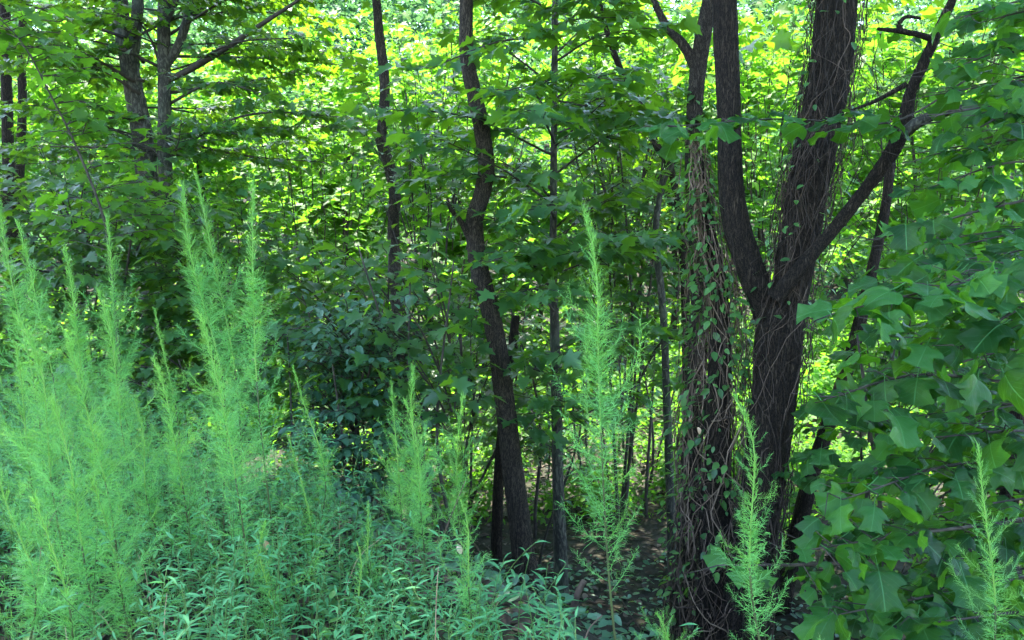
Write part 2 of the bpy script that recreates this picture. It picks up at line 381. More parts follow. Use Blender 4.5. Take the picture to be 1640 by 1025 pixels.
M_STEMDARK = plain_mat('brown_stem', (.045, .05, .02), (.08, .12, .03), 6, .6)
M_BARK = bark_mat('furrowed_bark', (.028, .022, .016), (.165, .13, .092), 7.5, 40, 1.0)
M_BARKV = bark_mat('old_bark', (.015, .011, .008), (.085, .063, .042), 8, 36, 1.0)
M_BARKS = bark_mat('smooth_bark', (.032, .031, .024), (.115, .11, .082), 3, 16, .4, (.06, .09, .05))
M_TWIG = plain_mat('twig_bark', (.025, .02, .015), (.07, .06, .045), 15, .9)
M_VINED = plain_mat('dark_vine', (.022, .016, .011), (.10, .07, .048), 9, .9)
M_VINE = plain_mat('dry_vine', (.05, .035, .024), (.20, .14, .095), 9, .9)
M_LITTER = plain_mat('dead_leaf', (.028, .020, .013), (.115, .085, .058), 5, .8)
M_DRYSTALK = plain_mat('dry_stalk', (.14, .09, .05), (.38, .28, .16), 9, .8)
M_SOIL = plain_mat('forest_soil', (.012, .012, .007), (.036, .033, .018), 7, .95, .9)

# ------------------------------------------------------------------ the ground
def build_ground():
    xs = np.concatenate([np.linspace(-160, -14, 24), np.linspace(-13, 13, 105), np.linspace(14, 160, 24)])
    ys = np.concatenate([np.linspace(-120, -2, 20), np.linspace(-1, 16, 100), np.linspace(17, 200, 50)])
    X, Y = np.meshgrid(xs, ys); Z = ground_z(X, Y)
    near = (abs(X) < 13) & (Y > -1) & (Y < 16); Z = Z + np.where(near, R.normal(0, .012, X.shape), 0)
    V = np.stack([X, Y, Z], -1).reshape(-1, 3); nx = len(xs)
    i = np.arange(len(ys)-1)[:, None]*nx; j = np.arange(nx-1)[None]
    F = np.stack([i+j, i+j+1, i+j+nx+1, i+j+nx], -1).reshape(-1, 4)
    mb = MB(); mb.add(V, F); o = mb.build('ground', M_SOIL); o['kind'] = 'structure'
build_ground()

def build_litter():
    n = 9000
    x = np.concatenate([R.uniform(-2.5, 6, n*2//3), R.uniform(-4, 0, n//3)]); y = np.concatenate([R.uniform(4, 14, n*2//3), R.uniform(2, 5, n//3)])
    p = np.stack([x, y, ground_z(x, y) + R.uniform(.003, .03, n)], 1)
    a = R.uniform(0, 6.28, n); d = np.stack([np.cos(a), np.sin(a), R.normal(0, .25, n)], 1)
    nor = np.array([0, 0, 1.]) + R.normal(0, .45, (n, 3))
    V, F = OVAL; V = V.copy(); V[:, 2] = .35*V[:, 0]**2*4 - .3*(V[:, 1]-.5)**2
    mb = MB(); scatter(mb, (V, F), p, d, unit(nor), R.uniform(.05, .12, n), R.normal(0, .18, n))
    o = mb.build('leaf_litter', M_LITTER); o['kind'] = 'stuff'; o['label'] = 'dead brown leaves strewn over the shaded forest floor'; o['category'] = 'leaf litter'
build_litter()

# ------------------------------------------------------------------ tree building blocks
def trunk_path(pts, d, n=40, d2=None):
    """pts: rows (px, py, width_px); returns points and radii"""
    P = []; d2 = d if d2 is None else d2
    for k, (px, py, wd) in enumerate(pts):
        dd = d + (d2-d)*k/max(1, len(pts)-1)
        P.append(np.append(at(px, py, dd), wd/2/FPX*dd))
    S = spline(np.array(P), n); return S[:, :3], np.maximum(S[:, 3], .004)

def ground_foot(P, r, flare=1.5):
    """carries a trunk that starts lowest-first down into the ground with a flare"""
    b = P[0].copy(); g = float(ground_z(b[0], b[1])) - .12
    if b[2] - g < .05: return P, r
    k = max(3, int((b[2]-g)/.25)); z = np.linspace(g, b[2], k, endpoint=False)
    Q = np.stack([np.full(k, b[0]), np.full(k, b[1]), z], 1)
    T = unit(P[3]-P[0]); Q[:, :2] += (T[:2]/max(.3, T[2]))*(z-b[2])[:, None]
    rr = r[0]*(1 + (flare-1)*np.exp(-(z-g)/.35))
    return np.vstack([Q, P]), np.concatenate([rr, r])

def rise(P, r, height, lean=(0, 0)):
    """continues a trunk upwards out of the picture"""
    e = P[-1]; k = 14; z = np.linspace(e[2], e[2]+height, k+1)[1:]; s = (z-e[2])/height
    T = unit(P[-1]-P[-4]); Q = np.stack([e[0] + (T[0]*.5+lean[0])*(z-e[2]) + .25*np.sin(s*5), e[1] + (T[1]*.5+lean[1])*(z-e[2]), z], 1)
    return np.vstack([P, Q]), np.concatenate([r, r[-1]*(1 - .8*s)])

def trunk(root, P, r, m=None, sides=14, name='trunk', rough=.05, furrow=0):
    if furrow:
        H = np.concatenate([[0], np.cumsum(np.linalg.norm(np.diff(P, axis=0), axis=1))]); q = np.linspace(0, H[-1], int(H[-1]/.05)); P = np.stack([np.interp(q, H, P[:, c]) for c in range(3)], 1); r = np.interp(q, H, r); rough = 0
    mb = MB(); tube(mb, P, r, sides, rough, 0, furrow); return mb.build(name, m or M_BARK, root)

# three crown meshes for tops that rise out of the picture (shared)
def canopy_mesh(seed, rx, rz, n_spray, leaf, tpl, m, per=34, low=.0):
    r = np.random.default_rng(seed); mb = MB()
    u = unit(r.normal(0, 1, (n_spray, 3))); rad = r.uniform(.25, 1, n_spray)**.6
    lump = 1 + .22*np.sin(u[:, 0]*4 + seed) + .18*np.sin(u[:, 1]*5 + 2*seed) + .15*np.sin(u[:, 2]*6)
    c = u*rad[:, None]*np.array([rx, rx, rz])*lump[:, None]
    a = r.uniform(0, 6.28, (n_spray, per)); q = np.sqrt(r.uniform(0, 1, (n_spray, per)))*r.uniform(.3, .62, n_spray)[:, None]*(leaf/.14)**.5
    off = np.stack([np.cos(a)*q, np.sin(a)*q, r.normal(0, .05, a.shape) - q*q*.35], -1)
    tilt = r.normal(0, .25, (n_spray, 2)); off[..., 2] += off[..., 0]*tilt[:, :1] + off[..., 1]*tilt[:, 1:]
    p = (c[:, None] + off).reshape(-1, 3); n = len(p)
    d = np.stack([np.cos(a), np.sin(a), np.full(a.shape, -.3)], -1).reshape(-1, 3) + r.normal(0, .35, (n, 3))
    nor = np.array([0, 0, 1.]) + r.normal(0, .4, (n, 3)); nor[:, :2] += .3*unit(p)[:, :2]
    tone = np.repeat(r.normal(0, .15, n_spray), per) + r.normal(0, .2, n)
    scatter(mb, tpl, p, unit(d), unit(nor), leaf*r.uniform(.6, 1.25, n), tone)
    return mb.mesh('crown', m)
TOPS = [canopy_mesh(s, 2.8, 3.0, 210, .16, MAPLE_L, M_MAPLE, 28) for s in (1, 2, 3)]
def add_top(root, c, scale=1.0, k=0):
    o = link('crown', TOPS[k % 3], root); o.location = Vector(c) - root.location + Vector((0, 0, 1.3))
    o.scale = (scale, scale, scale*1.05); o.rotation_euler[2] = R.uniform(0, 6.28)
def add_limbs_to_top(root, P, r, c, n=7, spread=2.2):
    mb = MB()
    for k in range(n):
        i = int(len(P)*R.uniform(.72, .97)); a = R.uniform(0, 6.28)
        e = np.array(c) + np.array([math.cos(a)*spread, math.sin(a)*spread, R.uniform(-1.2, 2.2)])
        pts = spline([P[i], P[i]*.55 + e*.45 + np.array([0, 0, -.25]), e], 8); mb = MB(); tube(mb, pts, np.linspace(r[i]*.5, .008, 8), 5); mb.build('upper_limb', M_TWIG, root)

def limb_between(a, b, sag=.12, n=10):
    a = np.asarray(a); b = np.asarray(b); L = np.linalg.norm(b-a)
    m = (a+b)/2 + np.array([0, 0, sag*L]) + R.normal(0, .04*L, 3)
    return spline([a, m, b], n)


# ------------------------------------------------------------------ standing trees
def down(pts): return pts[::-1]      # traced from the top in the photo; trunks are built from the foot

# crooked slim tree with a snapped side stub
def crooked_tree():
    d = 6.8
    P, r = trunk_path(down([(747, -10, 20), (748, 95, 23), (767, 185, 25), (779, 265, 26), (771, 315, 27), (760, 355, 28), (767, 425, 29), (788, 510, 30), (803, 600, 32), (818, 730, 34), (838, 880, 38), (850, 960, 46)]), d)
    root = thing('crooked_tree', 'slim grey-barked tree with a wavy trunk and a snapped side stub near mid-height', 'tree', (P[0][0], P[0][1], ground_z(P[0][0], P[0][1])))
    P, r = ground_foot(P, r); P, r = rise(P, r, 6.0, (.05, .05))
    trunk(root, P, r, None, 36, furrow=9)
    mb = MB(); q = np.array([at(754, 385, d), at(741, 360, d-.08), at(722, 335, d-.15), at(716, 318, d-.17)]); tube(mb, spline(q, 10), np.linspace(.034, .012, 10), 7, .08); mb.build('broken_stub', M_BARK, root)
    c = P[-4] + np.array([0.2, .6, .3]); add_limbs_to_top(root, P, r, c); add_top(root, c, 1.25, 0)
crooked_tree()

def wavy_tree():
    d = 9.2
    P, r = trunk_path(down([(602, -10, 13), (608, 60, 15), (616, 130, 16), (614, 190, 17), (610, 225, 17), (622, 260, 18), (632, 310, 19), (630, 370, 19), (634, 450, 20), (641, 540, 22), (650, 640, 24)]), d)
    root = thing('wavy_tree', 'slender dark tree with an S-shaped bend, its foot hidden by a shrub', 'tree', (P[0][0], P[0][1], ground_z(P[0][0], P[0][1])))
    P, r = ground_foot(P, r); P, r = rise(P, r, 6.0, (-.03, .05)); trunk(root, P, r, sides=12)
    c = P[-4] + np.array([-.3, .3, .5]); add_limbs_to_top(root, P, r, c); add_top(root, c, 1.35, 1)
wavy_tree()

def vine_pole_tree():
    d = 6.2
    P, r = trunk_path(down([(1138, -10, 22), (1122, 80, 26), (1112, 170, 25), (1110, 280, 26), (1117, 380, 27), (1122, 470, 30), (1116, 580, 32), (1108, 720, 34), (1102, 860, 36), (1094, 1000, 42)]), d)
    root = thing('leaning_tree', 'slim tree with one dark side limb, standing beside the big forked trunk', 'tree', (P[0][0], P[0][1], ground_z(P[0][0], P[0][1])))
    P, r = ground_foot(P, r); P, r = rise(P, r, 5.5, (.05, .1)); trunk(root, P, r, None, 36, furrow=9)
    mb = MB(); q = np.array([at(1112, 105, d), at(1095, 72, d), at(1070, 45, d+.1), at(1045, -5, d+.2), at(1020, -90, d+.4)]); tube(mb, spline(q, 14), np.linspace(.042, .02, 14), 8, .05); mb.build('side_limb', M_BARK, root)
    c = P[-4] + np.array([.5, .8, .4]); add_limbs_to_top(root, P, r, c); add_top(root, c, 1.2, 2)
    return root, P, r
vp_root, vp_P, vp_r = vine_pole_tree()

def forked_tree():
    d = 5.7
    main = down([(1340, -10, 60), (1332, 90, 62), (1314, 200, 63), (1294, 300, 62), (1280, 390, 60), (1264, 470, 60), (1248, 540, 74), (1238, 640, 70), (1224, 760, 68), (1206, 880, 70), (1190, 1010, 78)])
    P, r = trunk_path(main, d)
    root = thing('forked_tree', 'big dark old tree forking into two tall stems and a long bare limb', 'tree', (P[0][0], P[0][1], ground_z(P[0][0], P[0][1])))
    P, r = ground_foot(P, r, 1.35); n0 = len(P); P, r = rise(P, r, 6.5, (.05, .1)); trunk(root, P, r, M_BARKV, 60, furrow=15)
    Q, q = trunk_path(down([(1160, -10, 37), (1162, 70, 38), (1167, 180, 36), (1170, 280, 38), (1180, 360, 42), (1206, 440, 44), (1230, 510, 42), (1240, 580, 30)]), d+.08, 40, d-.10)
    Q, q = rise(Q, q, 6.0, (-.06, .08)); trunk(root, Q, q, M_BARKV, 44, 'fork_stem', furrow=11)
    lp = [(1240, 478, 26), (1290, 420, 22), (1345, 355, 20), (1400, 285, 20), (1440, 222, 24), (1458, 150, 18), (1480, 100, 17), (1502, 50, 16), (1525, 0, 13), (1550, -70, 10)]
    L, l = trunk_path(lp, d-.15, 40, 4.9); limb = trunk(root, L, l, M_BARKV, 12, 'bare_limb', .08)
    mb = MB(); S, s = trunk_path([(1446, 215, 20), (1480, 190, 17), (1545, 174, 13), (1590, 188, 11), (1622, 206, 9), (1660, 225, 6)], 5.05, 24, 4.7); tube(mb, S, s, 8, .07)
    o = mb.build('limb_fork', M_BARKS, root)
    mb = MB(); S, s = trunk_path([(1492, 62, 11), (1470, 55, 9), (1445, 50, 9), (1425, 48, 7), (1405, 46, 5)], 5.0, 14, 5.0); tube(mb, S, s, 6, .08)
    S, s = trunk_path([(1443, 50, 8), (1440, 38, 7), (1452, 27, 6), (1475, 30, 4)], 5.0, 12, 5.0); tube(mb, S, s, 6, .08); mb.build('limb_twig', M_BARKV, root)
    mb = MB(); S, s = trunk_path([(1452, 135, 10), (1425, 150, 8), (1395, 165, 6), (1360, 178, 4)], 4.95, 14, 5.0); tube(mb, S, s, 6, .06); mb.build('limb_twig', M_BARKV, root)
    c = P[-4] + np.array([.6, .8, .6]); add_limbs_to_top(root, P, r, c, 8); add_top(root, c, 1.4, 0)
    c = Q[-4] + np.array([-.9, .4, 1.6]); add_limbs_to_top(root, Q, q, c, 6); add_top(root, c, 1.1, 1)
    return P[:n0], r[:n0], Q, q, L, l
fk = forked_tree()

def twin_tree():
    d = 10.0
    P, r = trunk_path(down([(190, -10, 24), (200, 60, 25), (212, 130, 27), (224, 190, 30), (232, 245, 31), (240, 330, 33), (246, 440, 36)]), d)
    root = thing('twin_maple', 'grey maple with two pale parallel stems rising from the left thicket', 'tree', (P[0][0], P[0][1], ground_z(P[0][0], P[0][1])))
    P, r = ground_foot(P, r); P, r = rise(P, r, 7); trunk(root, P, r, M_BARKS)
    A, a = trunk_path(down([(222, -10, 17), (217, 50, 18), (212, 110, 20), (216, 165, 22)]), d); A, a = rise(A, a, 6, (.05, 0)); trunk(root, A, a, M_BARKS, 10, 'fork_stem')
    B, b = trunk_path(down([(263, -10, 18), (263, 80, 20), (264, 150, 20), (264, 240, 21), (268, 340, 23), (262, 470, 28)]), d-.2); B, b = ground_foot(B, b); B, b = rise(B, b, 7, (.05, 0)); trunk(root, B, b, M_BARKS, 12, 'second_stem')
    mb = MB(); S, s = trunk_path([(264, 105, 15), (285, 75, 14), (298, 35, 13), (310, -15, 11)], d-.2, 16); tube(mb, S, s, 8, .03); mb.build('side_limb', M_BARKS, root)
    lm = LimbSet(); L = Leaves()
    S, s = trunk_path([(266, 130, 9), (310, 108, 10), (360, 78, 9), (420, 38, 7), (475, 2, 5), (560, -60, 3)], 9.8, 20, 9.0); tube(lm.fresh(), S, s, 6)
    for (x0, y0), (x1, y1), d1 in [((264, 250), (565, 188), 9.0), ((262, 130), (180, -20), 9.5), ((215, 130), (60, 60), 9.0), ((225, 150), (-30, 78), 8.8), ((262, 110), (100, 55), 9.4),
                                   ((264, 60), (420, -30), 9.2), ((300, 110), (500, 60), 8.8), ((264, 170), (420, 150), 8.8), ((264, 220), (520, 260), 9.4), ((228, 200), (40, 170), 9.2), ((200, 60), (20, 0), 9.4),
                                   ((266, 200), (380, 215), 8.6), ((215, 60), (330, -10), 10.6), ((264, 30), (540, 30), 11), ((264, 90), (600, 110), 11.2), ((264, 150), (480, 120), 10.8), ((230, 100), (130, 10), 10.8), ((230, 130), (120, 120), 10.4), ((230, 190), (120, 220), 9)]:
        leafy(lm, L, limb_between(at(x0, y0, d-.1), at(x1, y1, d1), .04, 14), .022, .135, .8, .13, .2, dens=1.4)
    for k in range(34):
        x1, y1, d1 = R.uniform(-50, 580), R.uniform(-40, 270), R.uniform(8.3, 11.8)
        leafy(lm, L, limb_between(at(R.choice([215, 264]), min(250, y1 + R.uniform(-20, 60)), d), at(x1, y1, d1), .03, 12), .014, .13, .8, .13, .35, dens=1.4)
    lm.build('limb', M_TWIG, root)
    finish_leaves(L, root, M_MAPLE, MAPLE_L, 110, variants=[MAPLE_H])
    for k, (q, cc) in enumerate(((P, (-.6, .2, .4)), (B, (1.0, .5, .2)))):
        c = q[-4] + np.array(cc); add_limbs_to_top(root, q, r[-len(q):] if len(r) >= len(q) else b, c); add_top(root, c, 1.3, k)
twin_tree()

def young_maple():
    """straight thin stem in the middle with level sprays of dark leaves"""
    d = 7.4
    P, r = trunk_path(down([(889, -10, 9), (888, 120, 10), (887, 250, 11), (886, 400, 12), (888, 520, 15), (891, 640, 17), (894, 780, 19), (900, 965, 26)]), d)
    root = thing('young_maple', 'thin straight dark sapling with level leaf sprays, right of the crooked trunk', 'tree', (P[0][0], P[0][1], ground_z(P[0][0], P[0][1])))
    P, r = ground_foot(P, r); P, r = rise(P, r, 4.0); trunk(root, P, r, M_BARKS, 10)
    lm = LimbSet(); L = Leaves()
    for (x0, y0), (x1, y1), d1 in [((888, 330), (690, 215), 6.0), ((888, 250), (620, 175), 6.3), ((888, 60), (690, 110), 6.2), ((888, 100), (1030, 45), 6.2), ((888, 160), (1000, 130), 5.9),
                                   ((888, 280), (1040, 190), 6.4), ((888, 20), (760, -20), 6.6), ((888, 20), (990, 0), 6.4), ((888, 440), (730, 330), 6.6), ((888, 470), (780, 420), 5.9), ((888, 440), (1010, 385), 6.4),
                                   ((888, 400), (990, 310), 7.0), ((888, 200), (800, 150), 5.8), ((888, 230), (870, 190), 5.6), ((888, 560), (1000, 520), 6.6), ((888, 600), (760, 590), 6.6), ((888, 350), (860, 340), 5.9),
                                   ((888, 140), (760, 60), 7.4), ((888, 500), (830, 470), 5.8), ((888, 160), (1060, 240), 7.8), ((888, 320), (780, 260), 8.0), ((888, 650), (960, 640), 6.5), ((888, 640), (840, 690), 6.6), ((888, 300), (650, 290), 6.7)]:
        leafy(lm, L, limb_between(at(x0, y0, d), at(x1, y1, d1), .05, 12), .012, .16, .6, .11, .25, dens=1.35)
    for k in range(22):
        x1, y1, d1 = R.uniform(760, 1080), R.uniform(-20, 620), R.uniform(5.8, 8.6)
        leafy(lm, L, limb_between(at(888, y1 + R.uniform(0, 90), d), at(x1, y1, d1), .05, 12), .010, .15, .6, .12, .3, dens=1.35)
    lm.build('limb', M_TWIG, root)
    finish_leaves(L, root, M_MAPLE, MAPLE_L, 180, variants=[MAPLE_H])
    add_top(root, P[-3] + np.array([0, 0, .3]), .9, 2)
young_maple()

def simple_trunk(name, label, pts, d, m, d2=None, top=0, sides=10, k=0, lean=(0, 0)):
    P, r = trunk_path(down(pts), d, 34, d2)
    root = thing(name, label, 'tree', (P[0][0], P[0][1], ground_z(P[0][0], P[0][1])))
    P, r = ground_foot(P, r)
    if top: P, r = rise(P, r, top, lean)
    trunk(root, P, r, m, sides)
    if top: c = P[-4] + np.array([0, .2, .3]); add_limbs_to_top(root, P, r, c, 5); add_top(root, c, 1.0, k)
    return root, P, r
simple_trunk('dark_tree', 'short dark trunk standing just behind the foot of the crooked tree', [(826, 505, 14), (818, 580, 16), (806, 680, 18), (798, 780, 18), (795, 895, 20)], 8.6, M_BARKV, top=0)
simple_trunk('thin_tree', 'thin trunk leaning behind the bare limb of the forked tree', [(1432, 200, 13), (1425, 270, 15), (1415, 350, 16), (1392, 450, 18), (1366, 560, 22), (1336, 650, 24), (1300, 760, 26), (1275, 860, 28)], 7.2, M_BARKV, top=0)
simple_trunk('edge_tree', 'dark trunk at the right edge, half hidden by tulip leaves', [(1650, 500, 22), (1632, 650, 26), (1618, 780, 28), (1606, 900, 30), (1600, 1000, 32)], 5.2, M_BARKV, top=0)
simple_trunk('slim_tree', 'dark slim trunk nearest the left edge, rising behind the thicket', [(8, -10, 15), (10, 100, 16), (12, 200, 17), (16, 330, 19)], 11.5, M_BARKV, top=7, k=1)
simple_trunk('slim_tree', 'dark thinner trunk second from the left edge, behind the thicket', [(40, -10, 11), (34, 80, 12), (36, 170, 13), (30, 300, 15)], 12.5, M_BARKV, top=7, k=2)
simple_trunk('slim_tree', 'slanting dark stem behind the sapling, reaching up to the leaning tree', [(955, -10, 9), (985, 90, 10), (1020, 160, 12), (1050, 230, 12), (1078, 285, 12), (1095, 420, 14), (1100, 600, 16)], 8.8, M_BARKV, top=3, k=0)
simple_trunk('slim_tree', 'twisted bare stem close behind the slim leaning tree', [(1082, 215, 8), (1078, 260, 9), (1060, 300, 9), (1050, 380, 11), (1062, 500, 12), (1070, 700, 14)], 8.0, M_BARKS, top=0)

# thin bare stems standing on the litter
ORD = ['leftmost', 'second from left', 'third from left', 'fourth from left', 'fifth from left', 'sixth from left', 'seventh from left', 'middle one', 'seventh from right', 'sixth from right', 'fifth from right', 'fourth from right', 'third from right', 'second from right', 'rightmost']
def thin_stems():
    spots = [(742, 9.8), (762, 10.6), (828, 10.5), (846, 9.6), (862, 10.9), (872, 9.3), (880, 8.4), (915, 9.0), (925, 10.6), (950, 11.2), (972, 10.2), (1003, 11.5), (1030, 10.8), (1048, 9.6), (1062, 11.5)]
    for k, (px, d) in enumerate(spots):
        b = at(px, 800, d); g = float(ground_z(b[0], b[1]))
        root = thing('thin_sapling', 'thin bare sapling stem on the litter, %s in the row of thin stems' % ORD[k], 'sapling', (b[0], b[1], g), 'thin stems on the litter')
        h = R.uniform(2.2, 3.6); z = np.linspace(-.05, h, 12)
        P = np.stack([b[0] + .12*np.sin(z*R.uniform(.8, 2) + R.uniform(0, 6)) + z*R.normal(0, .05), b[1] + z*R.normal(0, .04), g+z], 1)
        mb = MB(); tube(mb, P, np.linspace(R.uniform(.014, .026), .006, 12), 6); mb.build('stem', M_TWIG, root)
        lm = LimbSet(); L = Leaves()
        for j in range(7):
            i = int(R.integers(3, 11)); a = R.uniform(0, 6.28); ln = R.uniform(.3, .7)
            leafy(lm, L, limb_between(P[i], P[i] + np.array([math.cos(a)*ln, math.sin(a)*ln, .25]), .05, 5), .006, .09, .25, .12, .3)
        lm.build('twig', M_TWIG, root); finish_leaves(L, root, M_SHRUB, OVAL)
thin_stems()

# ------------------------------------------------------------------ understorey: shrubs and saplings
def bush(name, label, cat, base_px, d, box, drange, n, leaf, m, tpl, twig=.5, step=.15, parts=0, variants=None, stems=4, dens=1.0, tone=0.0, droop=.35, flat=.35, back=.45):
    b = at(base_px, 500, d); g = float(ground_z(b[0], b[1])); root = thing(name, label, cat, (b[0], b[1], g))
    lm = LimbSet(); L = Leaves(); base = np.array([b[0], b[1], g])
    x0, y0, x1, y1 = box
    top = at((x0+x1)/2, y0, d)[2]
    for k in range(stems):
        e = at(x0 + (x1-x0)*(k+.5)/stems + R.normal(0, 12), y0 + R.uniform(0, .25)*(y1-y0), R.uniform(*drange))
        S = spline([base + R.normal(0, .08, 3)*np.array([1, 1, 0]), base*.5 + e*.5 + R.normal(0, .12, 3), e], 16)
        st = MB(); tube(st, S, np.linspace(.022, .006, 16), 6); st.build('stem', M_TWIG, root)
    gx = int(math.ceil(math.sqrt(n*(x1-x0)/(y1-y0)))); gy = int(math.ceil(n/gx))
    for i in range(gx):
        for j in range(gy):
            e = at(x0 + (x1-x0)*(i + R.uniform(0, 1))/gx, y0 + (y1-y0)*(j + R.uniform(0, 1))/gy, R.uniform(*drange))
            s = base + (e-base)*np.array([back, back, .8]); s[2] = max(s[2] - .1, g+.1); s[1] += .3
            leafy(lm, L, limb_between(s, e, .06, 9), .010, leaf, twig, step, .3, tone, droop=droop, flat=flat, dens=dens)
    lm.build('limb', M_TWIG, root); finish_leaves(L, root, m, tpl, parts, variants=variants)
    return root
bush('maple_shrub', 'dark maple thicket filling the far left below the slim trunks', 'shrub', 110, 8.2, (-150, 235, 260, 680), (6.4, 9.0), 90, .135, M_MAPLE, MAPLE_L, .65, .12, 90, [MAPLE_H])
bush('maple_shrub', 'dark maple thicket under the two parallel grey stems', 'shrub', 370, 8.6, (200, 285, 440, 620), (6.8, 9.4), 58, .135, M_MAPLE, MAPLE_L, .65, .12, 90, [MAPLE_H])
bush('dark_shrub', 'dense bluish small-leaved shrub in deep shade left of the crooked trunk', 'shrub', 560, 6.9, (465, 470, 670, 830), (5.9, 7.4), 90, .095, M_SHRUB, OVAL, .42, .085, 120, None, stems=6, dens=1.0)
bush('maple_sapling', 'leafy maple sapling in front of the S-shaped tree, its thin stem slanting', 'sapling', 735, 6.3, (545, 370, 770, 640), (5.7, 7.0), 24, .155, M_MAPLE, MAPLE_L, .55, .13, 110, [MAPLE_H], stems=3)
bush('maple_shrub', 'dark leafy maple between the thin straight sapling and the slim leaning tree', 'shrub', 1000, 9.2, (915, 120, 1100, 560), (7.8, 10.2), 56, .135, M_MAPLE, MAPLE_L, .65, .13, 60, [MAPLE_H])
bush('maple_shrub', 'shaded shrub behind the lower stem of the crooked tree', 'shrub', 740, 9.8, (640, 520, 900, 740), (8.4, 10.6), 50, .12, M_MAPLE, MAPLE_L, .5, .15, 40, [MAPLE_H])
bush('lobed_shrub', 'dark lobed-leaf thicket low on the right behind the bright tulip sprays', 'shrub', 1470, 5.6, (1330, 480, 1700, 1000), (4.8, 6.8), 46, .14, M_TULIP, TULIPS[0], .5, .14, 110, TULIPS, stems=5)

bush('shade_maple', 'low dark maple growth showing between the stems of the tallest feathery pair', 'shrub', 340, 7.0, (120, 520, 500, 800), (6.0, 7.6), 34, .13, M_MAPLE, MAPLE_L, .55, .13, 40, [MAPLE_H], stems=3)
bush('shade_maple', 'shaded maple sprays between the S-shaped tree and the crooked tree, high up', 'sapling', 690, 8.6, (560, 110, 780, 300), (7.6, 9.0), 14, .16, M_MAPLE, MAPLE_L, .6, .14, 60, [MAPLE_H], stems=1)
bush('shade_maple', 'shaded maple sprays in front of the lower S-shaped tree', 'sapling', 600, 8.0, (440, 400, 700, 560), (7.2, 8.6), 20, .15, M_MAPLE, MAPLE_L, .6, .13, 60, [MAPLE_H], stems=2)
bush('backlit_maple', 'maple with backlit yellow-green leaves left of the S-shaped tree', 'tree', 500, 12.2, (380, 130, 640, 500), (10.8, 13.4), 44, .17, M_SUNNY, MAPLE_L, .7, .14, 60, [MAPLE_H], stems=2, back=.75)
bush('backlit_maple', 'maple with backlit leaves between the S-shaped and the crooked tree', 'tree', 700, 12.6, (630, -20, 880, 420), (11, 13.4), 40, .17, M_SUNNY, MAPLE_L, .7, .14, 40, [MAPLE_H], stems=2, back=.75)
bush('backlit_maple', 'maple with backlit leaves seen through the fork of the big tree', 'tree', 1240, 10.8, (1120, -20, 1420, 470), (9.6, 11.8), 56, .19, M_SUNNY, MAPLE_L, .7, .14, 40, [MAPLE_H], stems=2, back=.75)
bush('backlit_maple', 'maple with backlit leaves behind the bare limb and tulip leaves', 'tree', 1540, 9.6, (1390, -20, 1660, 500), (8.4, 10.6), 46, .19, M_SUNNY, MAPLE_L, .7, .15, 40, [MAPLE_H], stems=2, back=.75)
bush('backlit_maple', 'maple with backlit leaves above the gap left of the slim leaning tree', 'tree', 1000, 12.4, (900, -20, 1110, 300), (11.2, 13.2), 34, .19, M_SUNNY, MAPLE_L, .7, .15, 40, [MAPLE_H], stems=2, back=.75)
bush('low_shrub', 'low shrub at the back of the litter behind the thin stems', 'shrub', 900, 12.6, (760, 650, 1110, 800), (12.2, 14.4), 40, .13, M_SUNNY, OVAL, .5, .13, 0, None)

def left_sapling():
    S, s = trunk_path([(190, 560, 5), (178, 430, 5), (165, 345, 4.5), (120, 230, 3.6), (85, 160, 3), (40, 75, 2.4), (-5, 25, 2)], 6.2, 24, 5.8)
    g = float(ground_z(S[0][0], S[0][1])); root = thing('maple_sapling', 'arching thin sapling with bright yellow-green leaves at the upper left', 'sapling', (S[0][0], S[0][1], g))
    S, s = ground_foot(S, s, 1.2); trunk(root, S, s, M_TWIG, 6, 'stem', 0)
    lm = LimbSet(); L = Leaves(); n = len(S)
    for k in range(40):
        i = int(n*.35 + n*.64*k/40); a = (1 if k % 2 else -1)*R.uniform(.2, 1.2) + (0 if k % 2 else math.pi); ln = R.uniform(.25, .5)*(1.15-.5*k/40)
        leafy(lm, L, limb_between(S[i], S[i] + np.array([math.cos(a)*ln, math.sin(a)*ln, .08]), .05, 6),   .004, .13, .24, .10, .2, dens=1.3)
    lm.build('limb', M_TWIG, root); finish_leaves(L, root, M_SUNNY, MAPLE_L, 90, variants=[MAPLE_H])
left_sapling()

